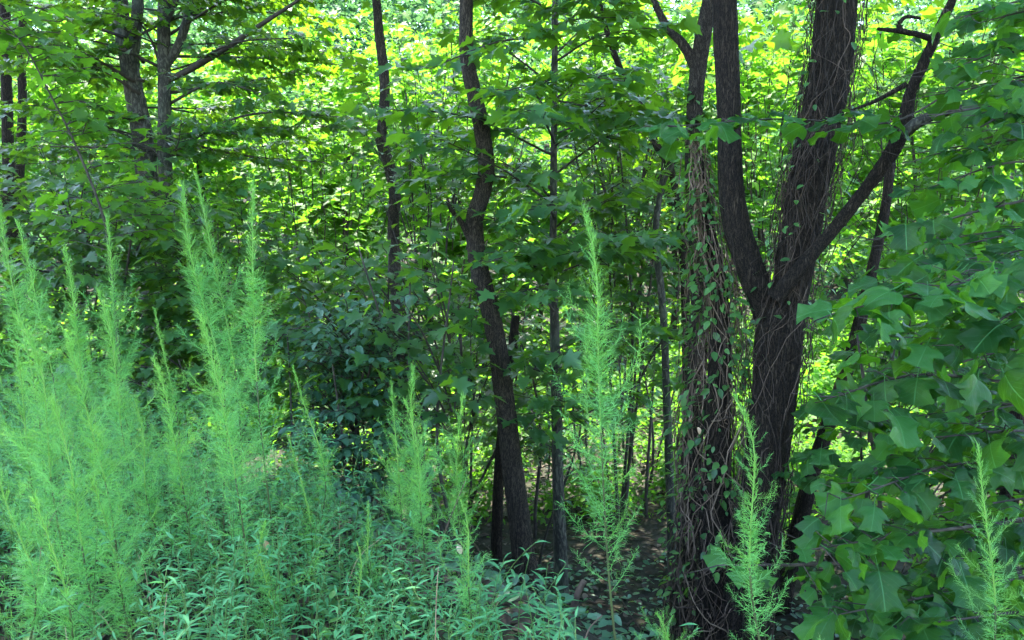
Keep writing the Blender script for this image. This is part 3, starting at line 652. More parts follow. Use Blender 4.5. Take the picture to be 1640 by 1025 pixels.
# ------------------------------------------------------------------ tulip tree on the right, big leaves close to the camera
def tulip_tree():
    P, r = trunk_path(down([(1770, -60, 60), (1768, 300, 66), (1765, 600, 72), (1760, 950, 80)]), 4.3)
    root = thing('tulip_tree', 'tulip tree reaching in from the right with big lobed leaves', 'tree', (P[0][0], P[0][1], ground_z(P[0][0], P[0][1])))
    P, r = ground_foot(P, r); P, r = rise(P, r, 5); trunk(root, P, r, M_BARKS)
    lm = LimbSet(); L = Leaves()
    ends = [((1760, 420, 4.2), (1640, 432, 3.2), (1340, 500, 2.75), .2), ((1760, 400, 4.2), (1600, 430, 3.3), (1480, 480, 2.9), .19), ((1760, 640, 4.2), (1500, 600, 3.4), (1320, 640, 3.0), .2),
            ((1760, 760, 4.2), (1560, 740, 3.4), (1350, 800, 2.9), .19), ((1760, 820, 4.2), (1500, 850, 3.2), (1300, 880, 2.9), .18), ((1760, 900, 4.2), (1560, 940, 3.4), (1340, 985, 2.9), .19),
            ((1400, 900, 3.3), (1280, 905, 3.1), (1150, 905, 2.95), .11), ((1760, 300, 4.2), (1600, 330, 3.9), (1400, 385, 3.6), .18), ((1760, 260, 4.3), (1620, 260, 4.1), (1490, 300, 4.0), .17),
            ((1760, 150, 4.4), (1640, 170, 4.3), (1540, 220, 4.2), .17), ((1760, 60, 4.5), (1640, 70, 4.4), (1500, 120, 4.3), .17), ((1760, -20, 4.5), (1640, 0, 4.4), (1530, 30, 4.3), .17),
            ((1760, 560, 4.2), (1620, 560, 3.8), (1480, 600, 3.5), .19), ((1760, 700, 4.2), (1640, 690, 3.4), (1500, 700, 3.2), .2), ((1760, 980, 4.2), (1640, 980, 3.2), (1480, 1000, 2.9), .19),
            ((1760, 500, 4.3), (1650, 490, 3.2), (1540, 560, 2.9), .2), ((1760, 850, 4.3), (1640, 830, 3.6), (1520, 880, 3.3), .19), ((1760, 100, 4.8), (1660, 120, 5.2), (1480, 60, 5.4), .17), ((1760, 200, 4.8), (1660, 230, 5.2), (1540, 150, 5.4), .17),
            ((1760, 350, 4.8), (1640, 400, 4.9), (1420, 430, 4.7), .17), ((1760, 450, 4.8), (1640, 540, 4.9), (1450, 540, 4.6), .18)]
    for a, b, c, lf in ends:
        S = spline([at(*a), at(*b), at(*c)], 14); leafy(lm, L, S, .011, lf*(.74 if c[2] < 2.8 else .70 if c[2] < 3.4 else .68), .34, .10, .3, tone=(.35 if c[2] < 2.8 else 0), sides=6, droop=.5, flat=.62, twig_r=.0026, dens=1.15)
    for k in range(28):
        x1, y1, d1 = R.uniform(1400, 1680), R.uniform(-20, 430 if k < 14 else 1000), R.uniform(3.6, 5.2)
        S = spline([at(1768, y1 - 40, 4.4), at((1768+x1)/2, y1 - 25, (4.4+d1)/2), at(x1, y1, d1)], 12); leafy(lm, L, S, .010, .135, .42, .12, .3, droop=.45, flat=.5, twig_r=.0026)
    for k in range(len(L.s)): L.s[k] = L.s[k]*R.uniform(.6, 1.12, len(L.s[k]))
    for k in range(len(L.p)):                                         # the crown ends short of the forked trunk
        x, y, f = to_px(L.p[k]); lim = np.where(y < 300, np.where(f < 5, 1510, 1430), np.where(y < 430, 1430, np.where(y < 580, 1315, np.where((y > 870) & (y < 950), 1150, 1310))))
        q = x > lim; L.p[k] = L.p[k][q]; L.d[k] = L.d[k][q]; L.n[k] = L.n[k][q]; L.s[k] = L.s[k][q]; L.t[k] = L.t[k][q]; L.i[k] = L.i[k][q]
    lm.build('limb', M_TWIG, root); finish_leaves(L, root, M_TULIP, TULIPS[0], 300, variants=TULIPS)
    c = P[-4] + np.array([.4, .8, .3]); add_limbs_to_top(root, P, r, c); add_top(root, c, 1.3, 1)
tulip_tree()

def cross_twig():
    """level twig of large leaves in front of the forked trunk"""
    a, b, c = at(1430, 195, 5.0), at(1250, 190, 4.7), at(1050, 205, 4.4)
    S = spline([at(1560, 120, 5.3), a, b, c], 18)
    root = thing('leafy_bough', 'level bough of large pale leaves crossing in front of the forked trunk', 'branch', tuple(S[0]))
    lm = LimbSet(); L = Leaves(); leafy(lm, L, S, .008, .15, .26, .11, .3, tone=.25, droop=.25, flat=.35); lm.build('twig', M_TWIG, root)
    finish_leaves(L, root, M_TULIP, TULIPS[0], 60, variants=TULIPS, clear=False)
cross_twig()

# ------------------------------------------------------------------ vines
def wander(P, r, n, mb, start=(0, .9), length=(.5, 1.6), gap=(1.02, 1.5), loop=.35, rad=(.0025, .006)):
    for _ in range(n):
        t0 = R.uniform(*start); ln = R.uniform(*length); k = 14
        th = R.uniform(0, 6.28); tw = R.normal(0, .8); pts = []
        g0, g1 = R.uniform(*gap), R.uniform(*gap); ph = R.uniform(0, 6.28)
        H = np.cumsum(np.linalg.norm(np.diff(P, axis=0), axis=1)); H = np.concatenate([[0], H])
        for s in np.linspace(0, 1, k):
            h = np.clip(t0*H[-1] + ln*(s-.5)*(1 + .3*math.sin(ph + 7*s)), 0, H[-1]); q = np.array([np.interp(h, H, P[:, c]) for c in range(3)]); rr = np.interp(h, H, r)
            a = th + tw*s + loop*math.sin(5*s + ph); g = rr*(g0 + (g1-g0)*s) + .012
            pts.append(q + np.array([math.cos(a)*g, math.sin(a)*g, .04*math.sin(9*s+ph)]))
        tube(mb, spline(np.array(pts) + R.normal(0, .014, (k, 3)), 22), R.uniform(*rad), 4, tone=R.normal(0, .2))

def vines():
    P, r, Q, q, L, l = fk
    root = thing('bare_vine', 'dry thin vines with few leaves tangled round the thick stem of the forked tree', 'vine', tuple(P[0]))
    mb = MB(); wander(P, r, 170, mb, (.45, 1.0), (.5, 1.8), (1.0, 1.5), .5, (.001, .0036)); o = mb.build('strand', M_VINED, root); o['kind'] = 'stuff'
    mb = MB()
    for _ in range(110):                                              # strands that hang free beside the stem
        i = int(R.integers(len(P)*6//10, len(P)-1)); b = P[i] + R.normal(0, 1, 3)*np.array([.2, .18, .1]) + np.array([-.12 if R.random() < .6 else .16, .02, 0]); ln = R.uniform(.3, 1.0)
        S = spline([b, b + np.array([R.normal(0, .12), R.normal(0, .08), -ln*.5]), b + np.array([R.normal(0, .2), R.normal(0, .1), -ln])], 10); tube(mb, S, R.uniform(.0012, .003), 4, tone=R.normal(-.1, .1))
    o = mb.build('hanging_strand', M_VINED, root); o['kind'] = 'stuff'
    Lv = Leaves(); n = 420; i = R.integers(len(P)*45//100, len(P), n); a = R.uniform(0, 6.28, n); out = np.stack([np.cos(a), np.sin(a), np.zeros(n)], 1); p = P[i] + out*(r[i]*R.uniform(1, 2.2, n))[:, None] + R.normal(0, .05, (n, 3))
    Lv.add(p, unit(out + np.array([0, 0, -.6]) + R.normal(0, .4, (n, 3))), unit(out*.6 + np.array([0, 0, 1.]) + R.normal(0, .4, (n, 3))), R.uniform(.03, .085, n), R.normal(.1, .3, n))
    finish_leaves(Lv, root, M_VINELEAF, OVAL, 40)
    root = thing('bare_vine', 'brown vine mat wrapped round the foot of the forked tree', 'vine', tuple(P[0]))
    mb = MB(); wander(P, r, 90, mb, (.0, .36), (.4, 1.5), (1.0, 1.4), .5, (.0012, .005)); o = mb.build('strand', M_VINED, root); o['kind'] = 'stuff'
    # column of brown vine between the two trunks, with green leaves
    C = np.stack([at(x, y, 5.9) for x, y in ((1140, 1020), (1145, 900), (1150, 780), (1150, 660), (1155, 560), (1152, 470), (1140, 390), (1128, 310), (1120, 230))]); C = spline(C, 36)
    rr = np.concatenate([np.linspace(.25, .12, 24), np.linspace(.11, .03, 12)]); g = float(ground_z(C[0][0], C[0][1]))
    root = thing('vine_column', 'shaggy brown vine mass with small green leaves between the two trunks', 'vine', (C[0][0], C[0][1], g))
    C = np.vstack([[C[0][0], C[0][1], g], C]); rr = np.append(.2, rr)
    core = MB(); tube(core, C, rr*.55, 10, .12); core.build('old_stem', M_BARKV, root)
    mb = MB(); wander(C, rr, 230, mb, (0, 1), (.4, 1.6), (.5, 1.45), .8, (.0012, .0055)); o = mb.build('strand', M_VINE, root); o['kind'] = 'stuff'
    Lv = Leaves(); n = 3000; i = R.integers(4, len(C), n); a = R.uniform(0, 6.28, n); gg = rr[i]*R.uniform(.8, 1.9, n)
    out = np.stack([np.cos(a), np.sin(a), np.zeros(n)], 1); p = C[i] + out*gg[:, None] + R.normal(0, .05, (n, 3)); keep = (R.random(n) < .25 + 1.1*(i/len(C))*(1.15 - i/len(C))) & (np.sin(p[:, 2]*4.1 + 2*a) + np.sin(p[:, 2]*9.7 - a) > -.5); p = p[keep]; out = out[keep]; m = len(p)
    Lv.add(p, unit(out + np.array([0, 0, -.5]) + R.normal(0, .4, (m, 3))), unit(out*.5 + np.array([0, 0, 1.]) + R.normal(0, .4, (m, 3))), R.uniform(.025, .1, m), R.normal(.2, .4, m))
    finish_leaves(Lv, root, M_VINELEAF, OVAL, 70)
    P2, r2 = vp_P, vp_r
    root = thing('climbing_vine', 'brown vine strands climbing the lower part of the slim leaning tree', 'vine', tuple(P2[0]))
    k = int(len(P2)*.62); mb = MB(); wander(P2[:k], r2[:k], 110, mb, (0, .8), (.4, 1.4), (1.0, 1.7), .5); o = mb.build('strand', M_VINE, root); o['kind'] = 'stuff'
    Lv = Leaves(); n = 700; i = R.integers(0, k, n); a = R.uniform(0, 6.28, n); out = np.stack([np.cos(a), np.sin(a), np.zeros(n)], 1); p = P2[i] + out*(r2[i]*R.uniform(1, 2.6, n))[:, None] + R.normal(0, .04, (n, 3))
    Lv.add(p, unit(out + np.array([0, 0, -.5]) + R.normal(0, .4, (n, 3))), unit(out*.5 + np.array([0, 0, 1.]) + R.normal(0, .4, (n, 3))), R.uniform(.035, .08, n), R.normal(.1, .3, n))
    finish_leaves(Lv, root, M_VINELEAF, OVAL, 40)
vines()

# ------------------------------------------------------------------ sunlit trees behind, and the far wooded bank
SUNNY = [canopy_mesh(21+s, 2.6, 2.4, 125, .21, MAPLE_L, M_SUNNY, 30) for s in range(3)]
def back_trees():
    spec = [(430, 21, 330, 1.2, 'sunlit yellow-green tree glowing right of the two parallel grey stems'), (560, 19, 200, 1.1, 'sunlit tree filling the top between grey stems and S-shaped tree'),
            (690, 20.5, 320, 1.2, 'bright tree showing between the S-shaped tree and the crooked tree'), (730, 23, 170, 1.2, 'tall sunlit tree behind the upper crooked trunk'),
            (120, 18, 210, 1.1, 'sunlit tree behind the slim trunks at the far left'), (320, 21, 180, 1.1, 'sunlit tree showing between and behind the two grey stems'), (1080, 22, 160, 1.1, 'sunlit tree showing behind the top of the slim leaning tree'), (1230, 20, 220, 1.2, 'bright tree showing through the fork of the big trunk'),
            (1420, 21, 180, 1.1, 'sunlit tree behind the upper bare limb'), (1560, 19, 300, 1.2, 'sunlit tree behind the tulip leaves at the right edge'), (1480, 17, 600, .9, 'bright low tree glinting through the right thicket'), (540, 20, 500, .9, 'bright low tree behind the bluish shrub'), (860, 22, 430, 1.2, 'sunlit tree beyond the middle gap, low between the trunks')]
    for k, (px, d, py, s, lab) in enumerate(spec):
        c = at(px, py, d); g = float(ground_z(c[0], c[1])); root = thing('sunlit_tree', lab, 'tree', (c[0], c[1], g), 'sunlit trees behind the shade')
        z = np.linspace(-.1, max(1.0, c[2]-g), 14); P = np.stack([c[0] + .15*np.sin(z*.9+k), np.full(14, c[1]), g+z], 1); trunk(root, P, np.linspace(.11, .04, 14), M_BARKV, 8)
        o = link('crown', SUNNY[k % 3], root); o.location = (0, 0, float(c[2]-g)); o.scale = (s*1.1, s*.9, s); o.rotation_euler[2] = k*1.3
back_trees()

def cloud_leaves(mb, c, rad, n, leaf, tpl, tone):
    u = unit(R.normal(0, 1, (n, 3))); q = R.uniform(.35, 1, n)[:, None]**.5
    p = c + u*q*rad*(1 + .3*np.sin(u[:, :1]*5 + c[0]) + .25*np.sin(u[:, 2:]*6 + c[1]))
    a = R.uniform(0, 6.28, n); d = np.stack([np.cos(a), np.sin(a), R.normal(-.3, .3, n)], 1); nor = np.array([0, 0, 1.]) + R.normal(0, .5, (n, 3)) + u*.5
    scatter(mb, tpl, p, d, unit(nor), leaf*R.uniform(.6, 1.3, n), tone + R.normal(0, .22, n))

def far_wood():
    mb = MB()
    for _ in range(400):
        y = R.uniform(26, 82); x = R.uniform(-.85, .85)*y; r = R.uniform(1.6, 3.4)*(y/45)**.5
        c = np.array([x, y, float(ground_z(x, y)) + R.uniform(.5, 6 + 8*(y-26)/56)]); cloud_leaves(mb, c, np.array([r, r, r*.9]), int(400), .31*(y/40)**.6, RHOMB2, R.normal(0, .2))
    for _ in range(150):
        y = R.uniform(50, 88); x = R.uniform(-.8, .8)*y; c = np.array([x, y, CAM_Z + y*math.tan(math.radians(R.uniform(9, 19)))]); r = R.uniform(2.6, 4.2)
        cloud_leaves(mb, c, np.array([r, r, r*.9]), 400, .46, RHOMB2, R.normal(0, .2))
    o = mb.build('far_woodland', M_FAR); o['kind'] = 'stuff'; o['label'] = 'pale sunlit woodland on the bank far behind the trees'; o['category'] = 'woodland'
    mb = MB()
    for _ in range(260):
        y = R.uniform(12.5, 27); x = R.uniform(-.75, .75)*y; r = R.uniform(.5, 1.2)
        c = np.array([x, y, float(ground_z(x, y)) + R.uniform(.1, .9)]); cloud_leaves(mb, c, np.array([r, r, r*.8]), 220, .15, RHOMB2, R.normal(0, .2))
    for k in range(190):
        y = R.uniform(9.6, 13) if k < 110 else R.uniform(7.6, 13); x = R.uniform(-3.5, 5.5) if k < 110 else R.uniform(3.0, 9.5); r = R.uniform(.25, .55)
        c = np.array([x, y, float(ground_z(x, y)) + R.uniform(.05, .45)]); cloud_leaves(mb, c, np.array([r, r, r*.8]), 110, .085, OVAL, R.normal(0, .2))
    o = mb.build('undergrowth', M_SUNNY); o['kind'] = 'stuff'; o['label'] = 'low sunlit undergrowth in the clearing behind the trunks'; o['category'] = 'undergrowth'
far_wood()

# ------------------------------------------------------------------ roadside plants in the foreground
def herb_stem(lm, L, b, h, lean, leaf=.078):
    k = 7; s = np.linspace(0, 1, k); P = b + np.stack([lean[0]*s*s, lean[1]*s*s, h*s], 1); tube(lm, P, np.linspace(.003, .0012, k), 3)
    m = int(h/.026); t = np.linspace(.22, 1, m); q = np.stack([np.interp(t, s, P[:, c]) for c in range(3)], 1)
    a = np.arange(m)*2.4 + R.uniform(0, 6); el = R.uniform(.0, .7, m)
    d = np.stack([np.cos(a)*np.cos(el), np.sin(a)*np.cos(el), np.sin(el)], 1)
    L.add(q, d, unit(np.array([0, 0, 1.]) + .5*d*np.array([-1, -1, 0]) + R.normal(0, .3, (m, 3))), leaf*R.uniform(.6, 1.25, m)*(1.1-.45*t), R.normal(.1, .25, m))
def edge_y(x): return np.where(x < 0, 3.1 - .75*x, 3.1 - 1.3*x)
ORD_H = ['leftmost standing', 'second from left', 'fourth from left', 'fifth from left', 'middle taller', 'taller right-hand', 'right-hand drooping', 'second from right', 'rightmost', 'low front', 'lowest front', 'third from left']
def herbs():
    lm = MB(); L = Leaves(); n = 0
    while n < 2300:
        x = R.uniform(-5.5, .45); y = R.uniform(2.0, 6.8)
        e = float(edge_y(np.array(x)))
        lim = e + (.5 if x < -1.0 else .5 - .75*(x+1.0))
        if y > lim + R.normal(0, .12) or y < 2.1: continue
        if x < -1.2 and y < 2.9 + .2*R.normal(): continue
        g = float(ground_z(x, y)); herb_stem(lm, L, np.array([x, y, g]), R.uniform(.3, .72)*(1 if x < -.8 else .72), R.normal(0, .12, 2)); n += 1
    o = lm.build('herb_stalks', M_STEM); o['kind'] = 'stuff'; o['label'] = 'thin green stalks within the low herb mass'; o['category'] = 'herbs'
    mb = MB(); scatter(mb, LANCE, *L.arrays()); o = mb.build('herb_undergrowth', M_HERB); o['kind'] = 'stuff'; o['label'] = 'mass of low narrow-leaved herbs under the feathery plants'; o['category'] = 'herbs'
    lm = MB(); mb = MB(); L = Leaves(); n = 0; dead = MB()
    while n < 260:
        x = R.uniform(-5, .5); y = R.uniform(2.0, 5.5); e = float(edge_y(np.array(x)))
        if y > e + (.2 if x < -1 else .2 - .75*(x+1)): continue
        b = np.array([x, y, float(ground_z(x, y))]); h = R.uniform(.12, .5); ln = R.normal(0, .1, 2); herb_stem(lm, L, b, h, ln, R.uniform(.04, .07)); n += 1
        if n % 4 == 0: q = R.normal(0, .1, 2); tube(dead, spline([b, b + np.array([q[0]*.5, q[1]*.5, h*1.1]), b + np.array([q[0]*1.2, q[1]*1.2, h*1.5])], 7), np.linspace(.003, .001, 7), 4, tone=R.normal(.2, .2))
    scatter(mb, OVAL, *L.arrays()); o = mb.build('broadleaf_undergrowth', M_VINELEAF); o['kind'] = 'stuff'; o['label'] = 'small broad-leaved weeds mixed among the narrow-leaved herbs'; o['category'] = 'weeds'
    o = dead.build('dead_stalks', M_DRYSTALK); o['kind'] = 'stuff'; o['label'] = 'pale dead stalks scattered through the herb mass'; o['category'] = 'stalks'
    for k, (px, py, d) in enumerate([(520, 790, 3.9), (560, 800, 3.8), (660, 850, 3.5), (700, 860, 3.4), (790, 850, 3.3), (830, 880, 3.1), (870, 900, 3.0), (905, 930, 2.8), (940, 965, 2.7), (780, 900, 3.0), (850, 960, 2.7), (600, 850, 3.4)]):
        tip = at(px, py, d); g = float(ground_z(tip[0], tip[1])); h = max(.3, tip[2]-g)
        root = thing('narrow_leaved_herb', '%s herb with narrow drooping leaves along the edge of the herb mass' % ORD_H[k], 'plant', (tip[0], tip[1], g), 'herbs at the edge of the bank')
        lm = MB(); L = Leaves(); herb_stem(lm, L, np.array([tip[0], tip[1], g]), h, R.normal(0, .08, 2), .11); lm.build('stem', M_STEM, root); finish_leaves(L, root, M_HERB, LANCE, 22)
    # low dark cover at the foot of the bank
    mb = MB(); m = 9000; x = R.uniform(-7, 3.2, m); y = np.where(x > -.3, R.uniform(2.6, 8.4, m), R.uniform(4.3, 8.4, m)); p = np.stack([x, y, ground_z(x, y) + R.uniform(.01, .16, m)], 1); a = R.uniform(0, 6.28, m)
    scatter(mb, OVAL, p, np.stack([np.cos(a), np.sin(a), R.normal(0, .2, m)], 1), unit(np.array([0, 0, 1.]) + R.normal(0, .3, (m, 3))), R.uniform(.04, .09, m), R.normal(0, .2, m))
    o = mb.build('ground_cover', M_SHRUB); o['kind'] = 'stuff'; o['label'] = 'low dark green cover at the foot of the trunks'; o['category'] = 'ground cover'
herbs()

# feathery thread-leaved plants
def threads(mb, base, d, ln, wd, tone):
    """bent hair-like leaflets, one for each row"""
    n = len(base); d = unit(d); side = unit(np.cross(d, R.normal(0, 1, (n, 3)))); bend = R.normal(0, .22, (n, 3))
    mid = base + d*ln[:, None]*.5; tip = base + d*ln[:, None] + bend*ln[:, None]
    w = side*wd
    V = np.stack([base-w, base+w, mid-w*.8, mid+w*.8, tip], 1).reshape(-1, 3)
    F = np.array([(0, 1, 2), (1, 3, 2), (2, 3, 4)])[None] + (np.arange(n)*5)[:, None, None]
    mb.add(V, F.reshape(-1, 3), np.repeat(tone, 5))
def pinnate(mb, base, axis, ln, wd=.00085, k=4, spread=.8):
    """thread leaves with a few side threads each"""
    n = len(base); threads(mb, base, axis, ln, wd, R.normal(.1, .25, n))
    for j in range(k):
        f = R.uniform(.15, .85, n); b = base + unit(axis)*(ln*f)[:, None]; dd = unit(axis) + R.normal(0, spread, (n, 3))
        threads(mb, b, dd, ln*R.uniform(.4, .75, n), wd*.85, R.normal(.1, .25, n))
def branch_meshes(m, n=12):
    out = []
    for k in range(n):
        L = 1.0*.3; bow = R.uniform(-.10, .03); sw = R.normal(0, .03); s = np.linspace(0, 1, 9)
        P = np.stack([L*s, sw*s*s*2, bow*np.sin(s*2.6) + .05*s*s], 1); mb = MB(); tube(mb, P, np.linspace(.0016, .0006, 9), 3)
        c = 54; t = np.linspace(.08, 1, c)**.9; q = np.stack([np.interp(t, s, P[:, a]) for a in range(3)], 1)
        ax = np.array([1., 0, 0]) + R.normal(0, .75, (c, 3)); ax[:, 0] = abs(ax[:, 0])*.8 + .25
        pinnate(mb, q, ax, R.uniform(.04, .075, c)*(1.15-.5*t), k=2, spread=.45)
        out.append(mb.mesh('branch', m))
    return out
BR = branch_meshes(M_FENNEL); BRY = branch_meshes(M_FENNELTIP, 6)

def fennel(tip_px, tip_py, d, base_px, label, width=1.0, young=.3, hook=0.0, full=1.0, brown=True, nbr=None):
    tip = at(tip_px, tip_py, d); b0 = at(base_px, 960, d); bx, by = b0[0], d
    g = float(ground_z(bx, by)); base = np.array([bx, by, g-.02]); H = tip[2]-g
    root = thing('dogfennel', label, 'plant', (bx, by, g), 'feathery thread-leaved plants on the bank')
    s = np.linspace(0, 1, 26); P = base + (tip-base)*s[:, None] + np.stack([R.normal(0, .045)*np.sin(s*3.1) + R.normal(0, .012)*np.sin(s*9), .02*np.sin(s*4), 0*s], 1)
    P[:, 0] += hook*np.clip((s-.82)/.18, 0, 1)**2; P[:, 2] -= abs(hook)*.35*np.clip((s-.82)/.18, 0, 1)**2
    rs = np.linspace(.0050, .0016, 26); mb = MB(); tube(mb, P[:15], rs[:15], 6); mb.build('stem', M_STEMDARK, root); mb = MB(); tube(mb, P[14:], rs[14:], 6); mb.build('upper_stem', M_STEMY, root)
    at_s = lambda t: np.stack([np.interp(t, s, P[:, c]) for c in range(3)], -1)
    # plume at the tip
    top = min(.75, .6/max(H, .5)); mb = MB(); c = int(210*full*max(.35, min(1, H/1.4))); t = 1 - top*R.uniform(0, 1, c)**1.1; q = at_s(t); a = R.uniform(0, 6.28, c)
    up = unit(P[-1]-P[-6]); u = (1-t)/top
    ax = up*(1.35-.8*u)[:, None] + np.stack([np.cos(a), np.sin(a), 0*a], 1)*(.35+.65*u)[:, None]
    pinnate(mb, q, ax, R.uniform(.045, .08, c)*(.65+.6*u)*min(1, width), k=3, spread=.35); o = mb.build('plume', M_FENNELTIP, root); o['kind'] = 'stuff'
    mb = MB(); c = int(230*full*max(.3, H-.3)); t = .3 + (.7-top*.6)*R.uniform(0, 1, c)**.7; q = at_s(t); a = R.uniform(0, 6.28, c)
    ax = np.stack([np.cos(a), np.sin(a), R.uniform(-.2, .9, c)], 1); pinnate(mb, q, ax, R.uniform(.04, .085, c)*min(1.1, width), k=3, spread=.5); o = mb.build('foliage', M_FENNEL, root); o['kind'] = 'stuff'
    nb = nbr or int(28*full*min(1.2, max(.5, H)))
    for k in range(nb):
        f = (k+.5)/nb; t = .22 + .73*f; q = at_s(np.array(t)); az = k*2.4 + R.uniform(-.4, .4); el = R.uniform(.35, .85) + .25*f
        ln = (.55 + .75*math.sin(min(1, (1-f)*1.3 + .12)*1.9))*R.uniform(.7, 1.15)*width*.7*(.25 + .75*min(1, (1-f)*2.2))*(.55 + .45*min(1, f*3.5)); 
        if R.random() < .12: continue
        o = link('branch', (BRY if R.random() < young*f else BR)[int(R.integers(6))], root)
        o.matrix_basis = Matrix.Translation(Vector(q - np.array([bx, by, g]))) @ Matrix.Rotation(az, 4, 'Z') @ Matrix.Rotation(-el, 4, 'Y') @ Matrix.Rotation(R.uniform(-.6, .6), 4, 'X') @ Matrix.Scale(float(max(.18, ln)), 4)

FENNEL = [
    (4, 331, 3.6, 95, 'tall feathery plant at the left edge whose tip is cut by the frame', 1.0, .3, 0),
    (47, 358, 4.0, 130, 'feathery plant with a bent slender tip, second tall one from the left edge', .9, .3, -.04),
    (113, 397, 3.9, 190, 'feathery plant with an open tip in front of the far-left thicket', .85, .3, -.02),
    (172, 351, 4.3, 240, 'pale broad feathery plant rising before the thicket under the grey stems', 1.05, .3, 0),
    (51, 507, 2.9, 110, 'near feathery plant with drooping yellow-green tip at the left', 1.0, .6, -.05),
    (121, 538, 3.0, 215, 'near bright feathery plant with a thick yellow-green stem at lower left', 1.0, .7, -.02),
    (2, 722, 2.5, 20, 'short yellowish feathery plant at the very left edge, low down', .8, .9, 0),
    (299, 300, 3.5, 375, 'tallest feathery plant, left one of the close tall pair', 1.05, .3, 0),
    (320, 290, 3.6, 392, 'tallest feathery plant, right one of the close tall pair', .9, .4, 0),
    (406, 300, 3.4, 455, 'tall narrow feathery plume standing alone right of the tallest pair', .9, .3, 0),
    (324, 510, 2.9, 400, 'near feathery plant with bright tip in front of the tallest pair', .9, .7, 0),
    (262, 577, 3.2, 320, 'feathery plant with a hooked yellow-green tip between the left group and the tallest pair', .9, .7, -.03),
    (250, 495, 4.4, 300, 'small pale feathery tip standing behind the hooked one', .6, .4, 0),
    (215, 640, 3.4, 285, 'mid-height feathery plant in the gap left of the hooked one', .95, .3, 0),
    (30, 560, 3.3, 80, 'feathery plant in the left mass behind the drooping one', 1.0, .3, 0),
    (160, 470, 3.6, 230, 'feathery plant in the left mass before the pale broad one', .9, .4, 0),
    (90, 650, 2.6, 150, 'low near feathery plant in the bottom-left mass', 1.0, .4, 0),
    (472, 590, 3.7, 500, 'thin sparse feathery shoot at the right end of the left group', .55, .5, 0),
    (465, 703, 3.3, 490, 'short feathery plant with a tufted tip beside the thin sparse shoot', .6, .8, 0),
    (628, 615, 3.5, 650, 'leftmost feathery plant of the middle clump', 0.75, .6, 0),
    (665, 590, 3.6, 685, 'tallest feathery plant of the middle clump', 0.8, .6, 0),
    (648, 645, 3.3, 665, 'bright short feathery plant within the middle clump', 0.8, .8, 0),
    (742, 635, 3.7, 755, 'open feathery plant at the right of the middle clump', 0.8, .5, 0),
    (747, 797, 2.7, 765, 'stocky bright feathery plant in front of the crooked trunk', 0.7, .9, -.02),
    (590, 805, 3.2, 605, 'small slender feathery shoot poking out of the herbs', 0.5, .9, 0),
    (570, 865, 2.9, 580, 'small tufted feathery shoot low among the herbs', .4, .9, 0),
    (960, 335, 2.7, 1000, 'tall airy feathery plant with a bowed tip right of the straight sapling', 1.15, .6, -.05),
    (1050, 985, 2.5, 1055, 'low feathery shoot beside the tall airy one at the bottom', 0.7, .8, 0),
    (1200, 628, 2.3, 1262, 'feathery plume with an arched tip in front of the forked trunk', 0.6, .7, -.05),
    (1568, 710, 2.3, 1592, 'feathery plume in front of the tulip leaves at the right', 0.55, .7, -.01),
    (60, 800, 2.5, 90, 'low bushy feathery plant at the bottom left corner', 1.0, .5, 0),
    (150, 770, 2.7, 195, 'low bushy feathery plant second along the bottom left', 1.0, .4, 0),
    (430, 840, 2.8, 445, 'low pale feathery plant at the bottom under the lone tall plume', .8, .4, 0),
    (1345, 1008, 2.0, 1400, 'bright arching feathery tip just showing at the bottom edge', .4, 1.0, -.06),
]
for (tx, ty, d, bp, lab, wdt, yg, hk) in FENNEL: fennel(tx, ty, d, bp, lab, wdt, yg, hk)

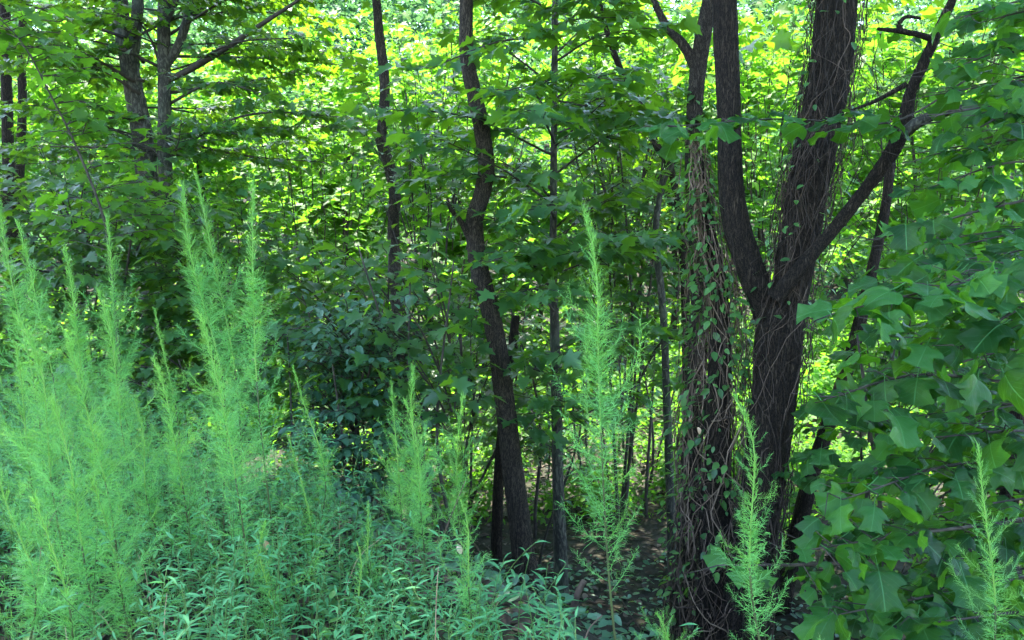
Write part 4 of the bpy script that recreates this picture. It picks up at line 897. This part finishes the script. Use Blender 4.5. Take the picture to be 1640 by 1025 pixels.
# small things on the forest floor
def stick(name, label, pts, d, m, r0, r1, d2=None):
    S, s = trunk_path([(x, y, 4) for x, y in pts], d, 14, d2); mb = MB(); tube(mb, S, np.linspace(r0, r1, 14), 7, .1)
    root = thing(name, label, 'stick', tuple(S[0])); mb.build('wood', m, root); return S
stick('wooden_stub', 'short weathered stub of wood sticking up on the litter', [(912, 1010), (918, 975), (928, 945), (936, 930)], 5.6, M_VINE, .03, .02)
stick('dead_twig', 'pale dead twig slanting up through the middle clump', [(705, 870), (725, 820), (745, 770)], 3.4, M_VINE, .004, .002)
stick('dead_twig', 'forked pale twig at the bottom edge near the wooden stub', [(935, 1030), (945, 1005), (965, 985)], 3.0, M_VINE, .004, .002)

def dry_leaf(label, px, py, d, size, col):
    p = at(px, py, d); mb = MB(); V, F = OVAL; V = V.copy(); V[:, 2] = 1.2*V[:, 0]**2 - .5*(V[:, 1]-.5)**2
    scatter(mb, (V, F), p[None], np.array([[.35, .1, -1.]]), np.array([[.3, -1., .3]]), np.array([size]), np.array([col]))
    o = mb.build('dry_leaf', M_DRY); o['label'] = label; o['category'] = 'leaf'
M_DRY = plain_mat('pale_dry_leaf', (.30, .17, .08), (.55, .42, .28), 20, .7)
dry_leaf('pale dry leaf caught among the feathery plants before the crooked trunk', 733, 872, 3.3, .05, .1)
dry_leaf('orange dry leaf caught in the herbs under the lone tall plume', 424, 866, 3.0, .045, -.1)
dry_leaf('yellowing leaf hanging on the vine mass between the two trunks', 1118, 684, 5.5, .06, .0)

def twig_litter():
    mb = MB()
    for _ in range(90):
        x, y = R.uniform(-1.5, 4.5), R.uniform(5, 11.5); a = R.uniform(0, 6.28); ln = R.uniform(.2, .9); q = np.array([math.cos(a), math.sin(a), 0])*ln; r0 = R.uniform(.003, .012)
        P = np.array([[x, y, 0], [x + q[0]*.5 + R.normal(0, .03), y + q[1]*.5, 0], [x + q[0], y + q[1], 0]]); P = spline(P, 7); P[:, 2] = ground_z(P[:, 0], P[:, 1]) + r0 + np.linspace(.01, R.uniform(.01, .12), 7); tube(mb, P, np.linspace(r0, r0*.4, 7), 5, tone=R.normal(0, .2))
    o = mb.build('twig_litter', M_VINED); o['kind'] = 'stuff'; o['label'] = 'dead twigs lying on the leaf litter'; o['category'] = 'twigs'
twig_litter()
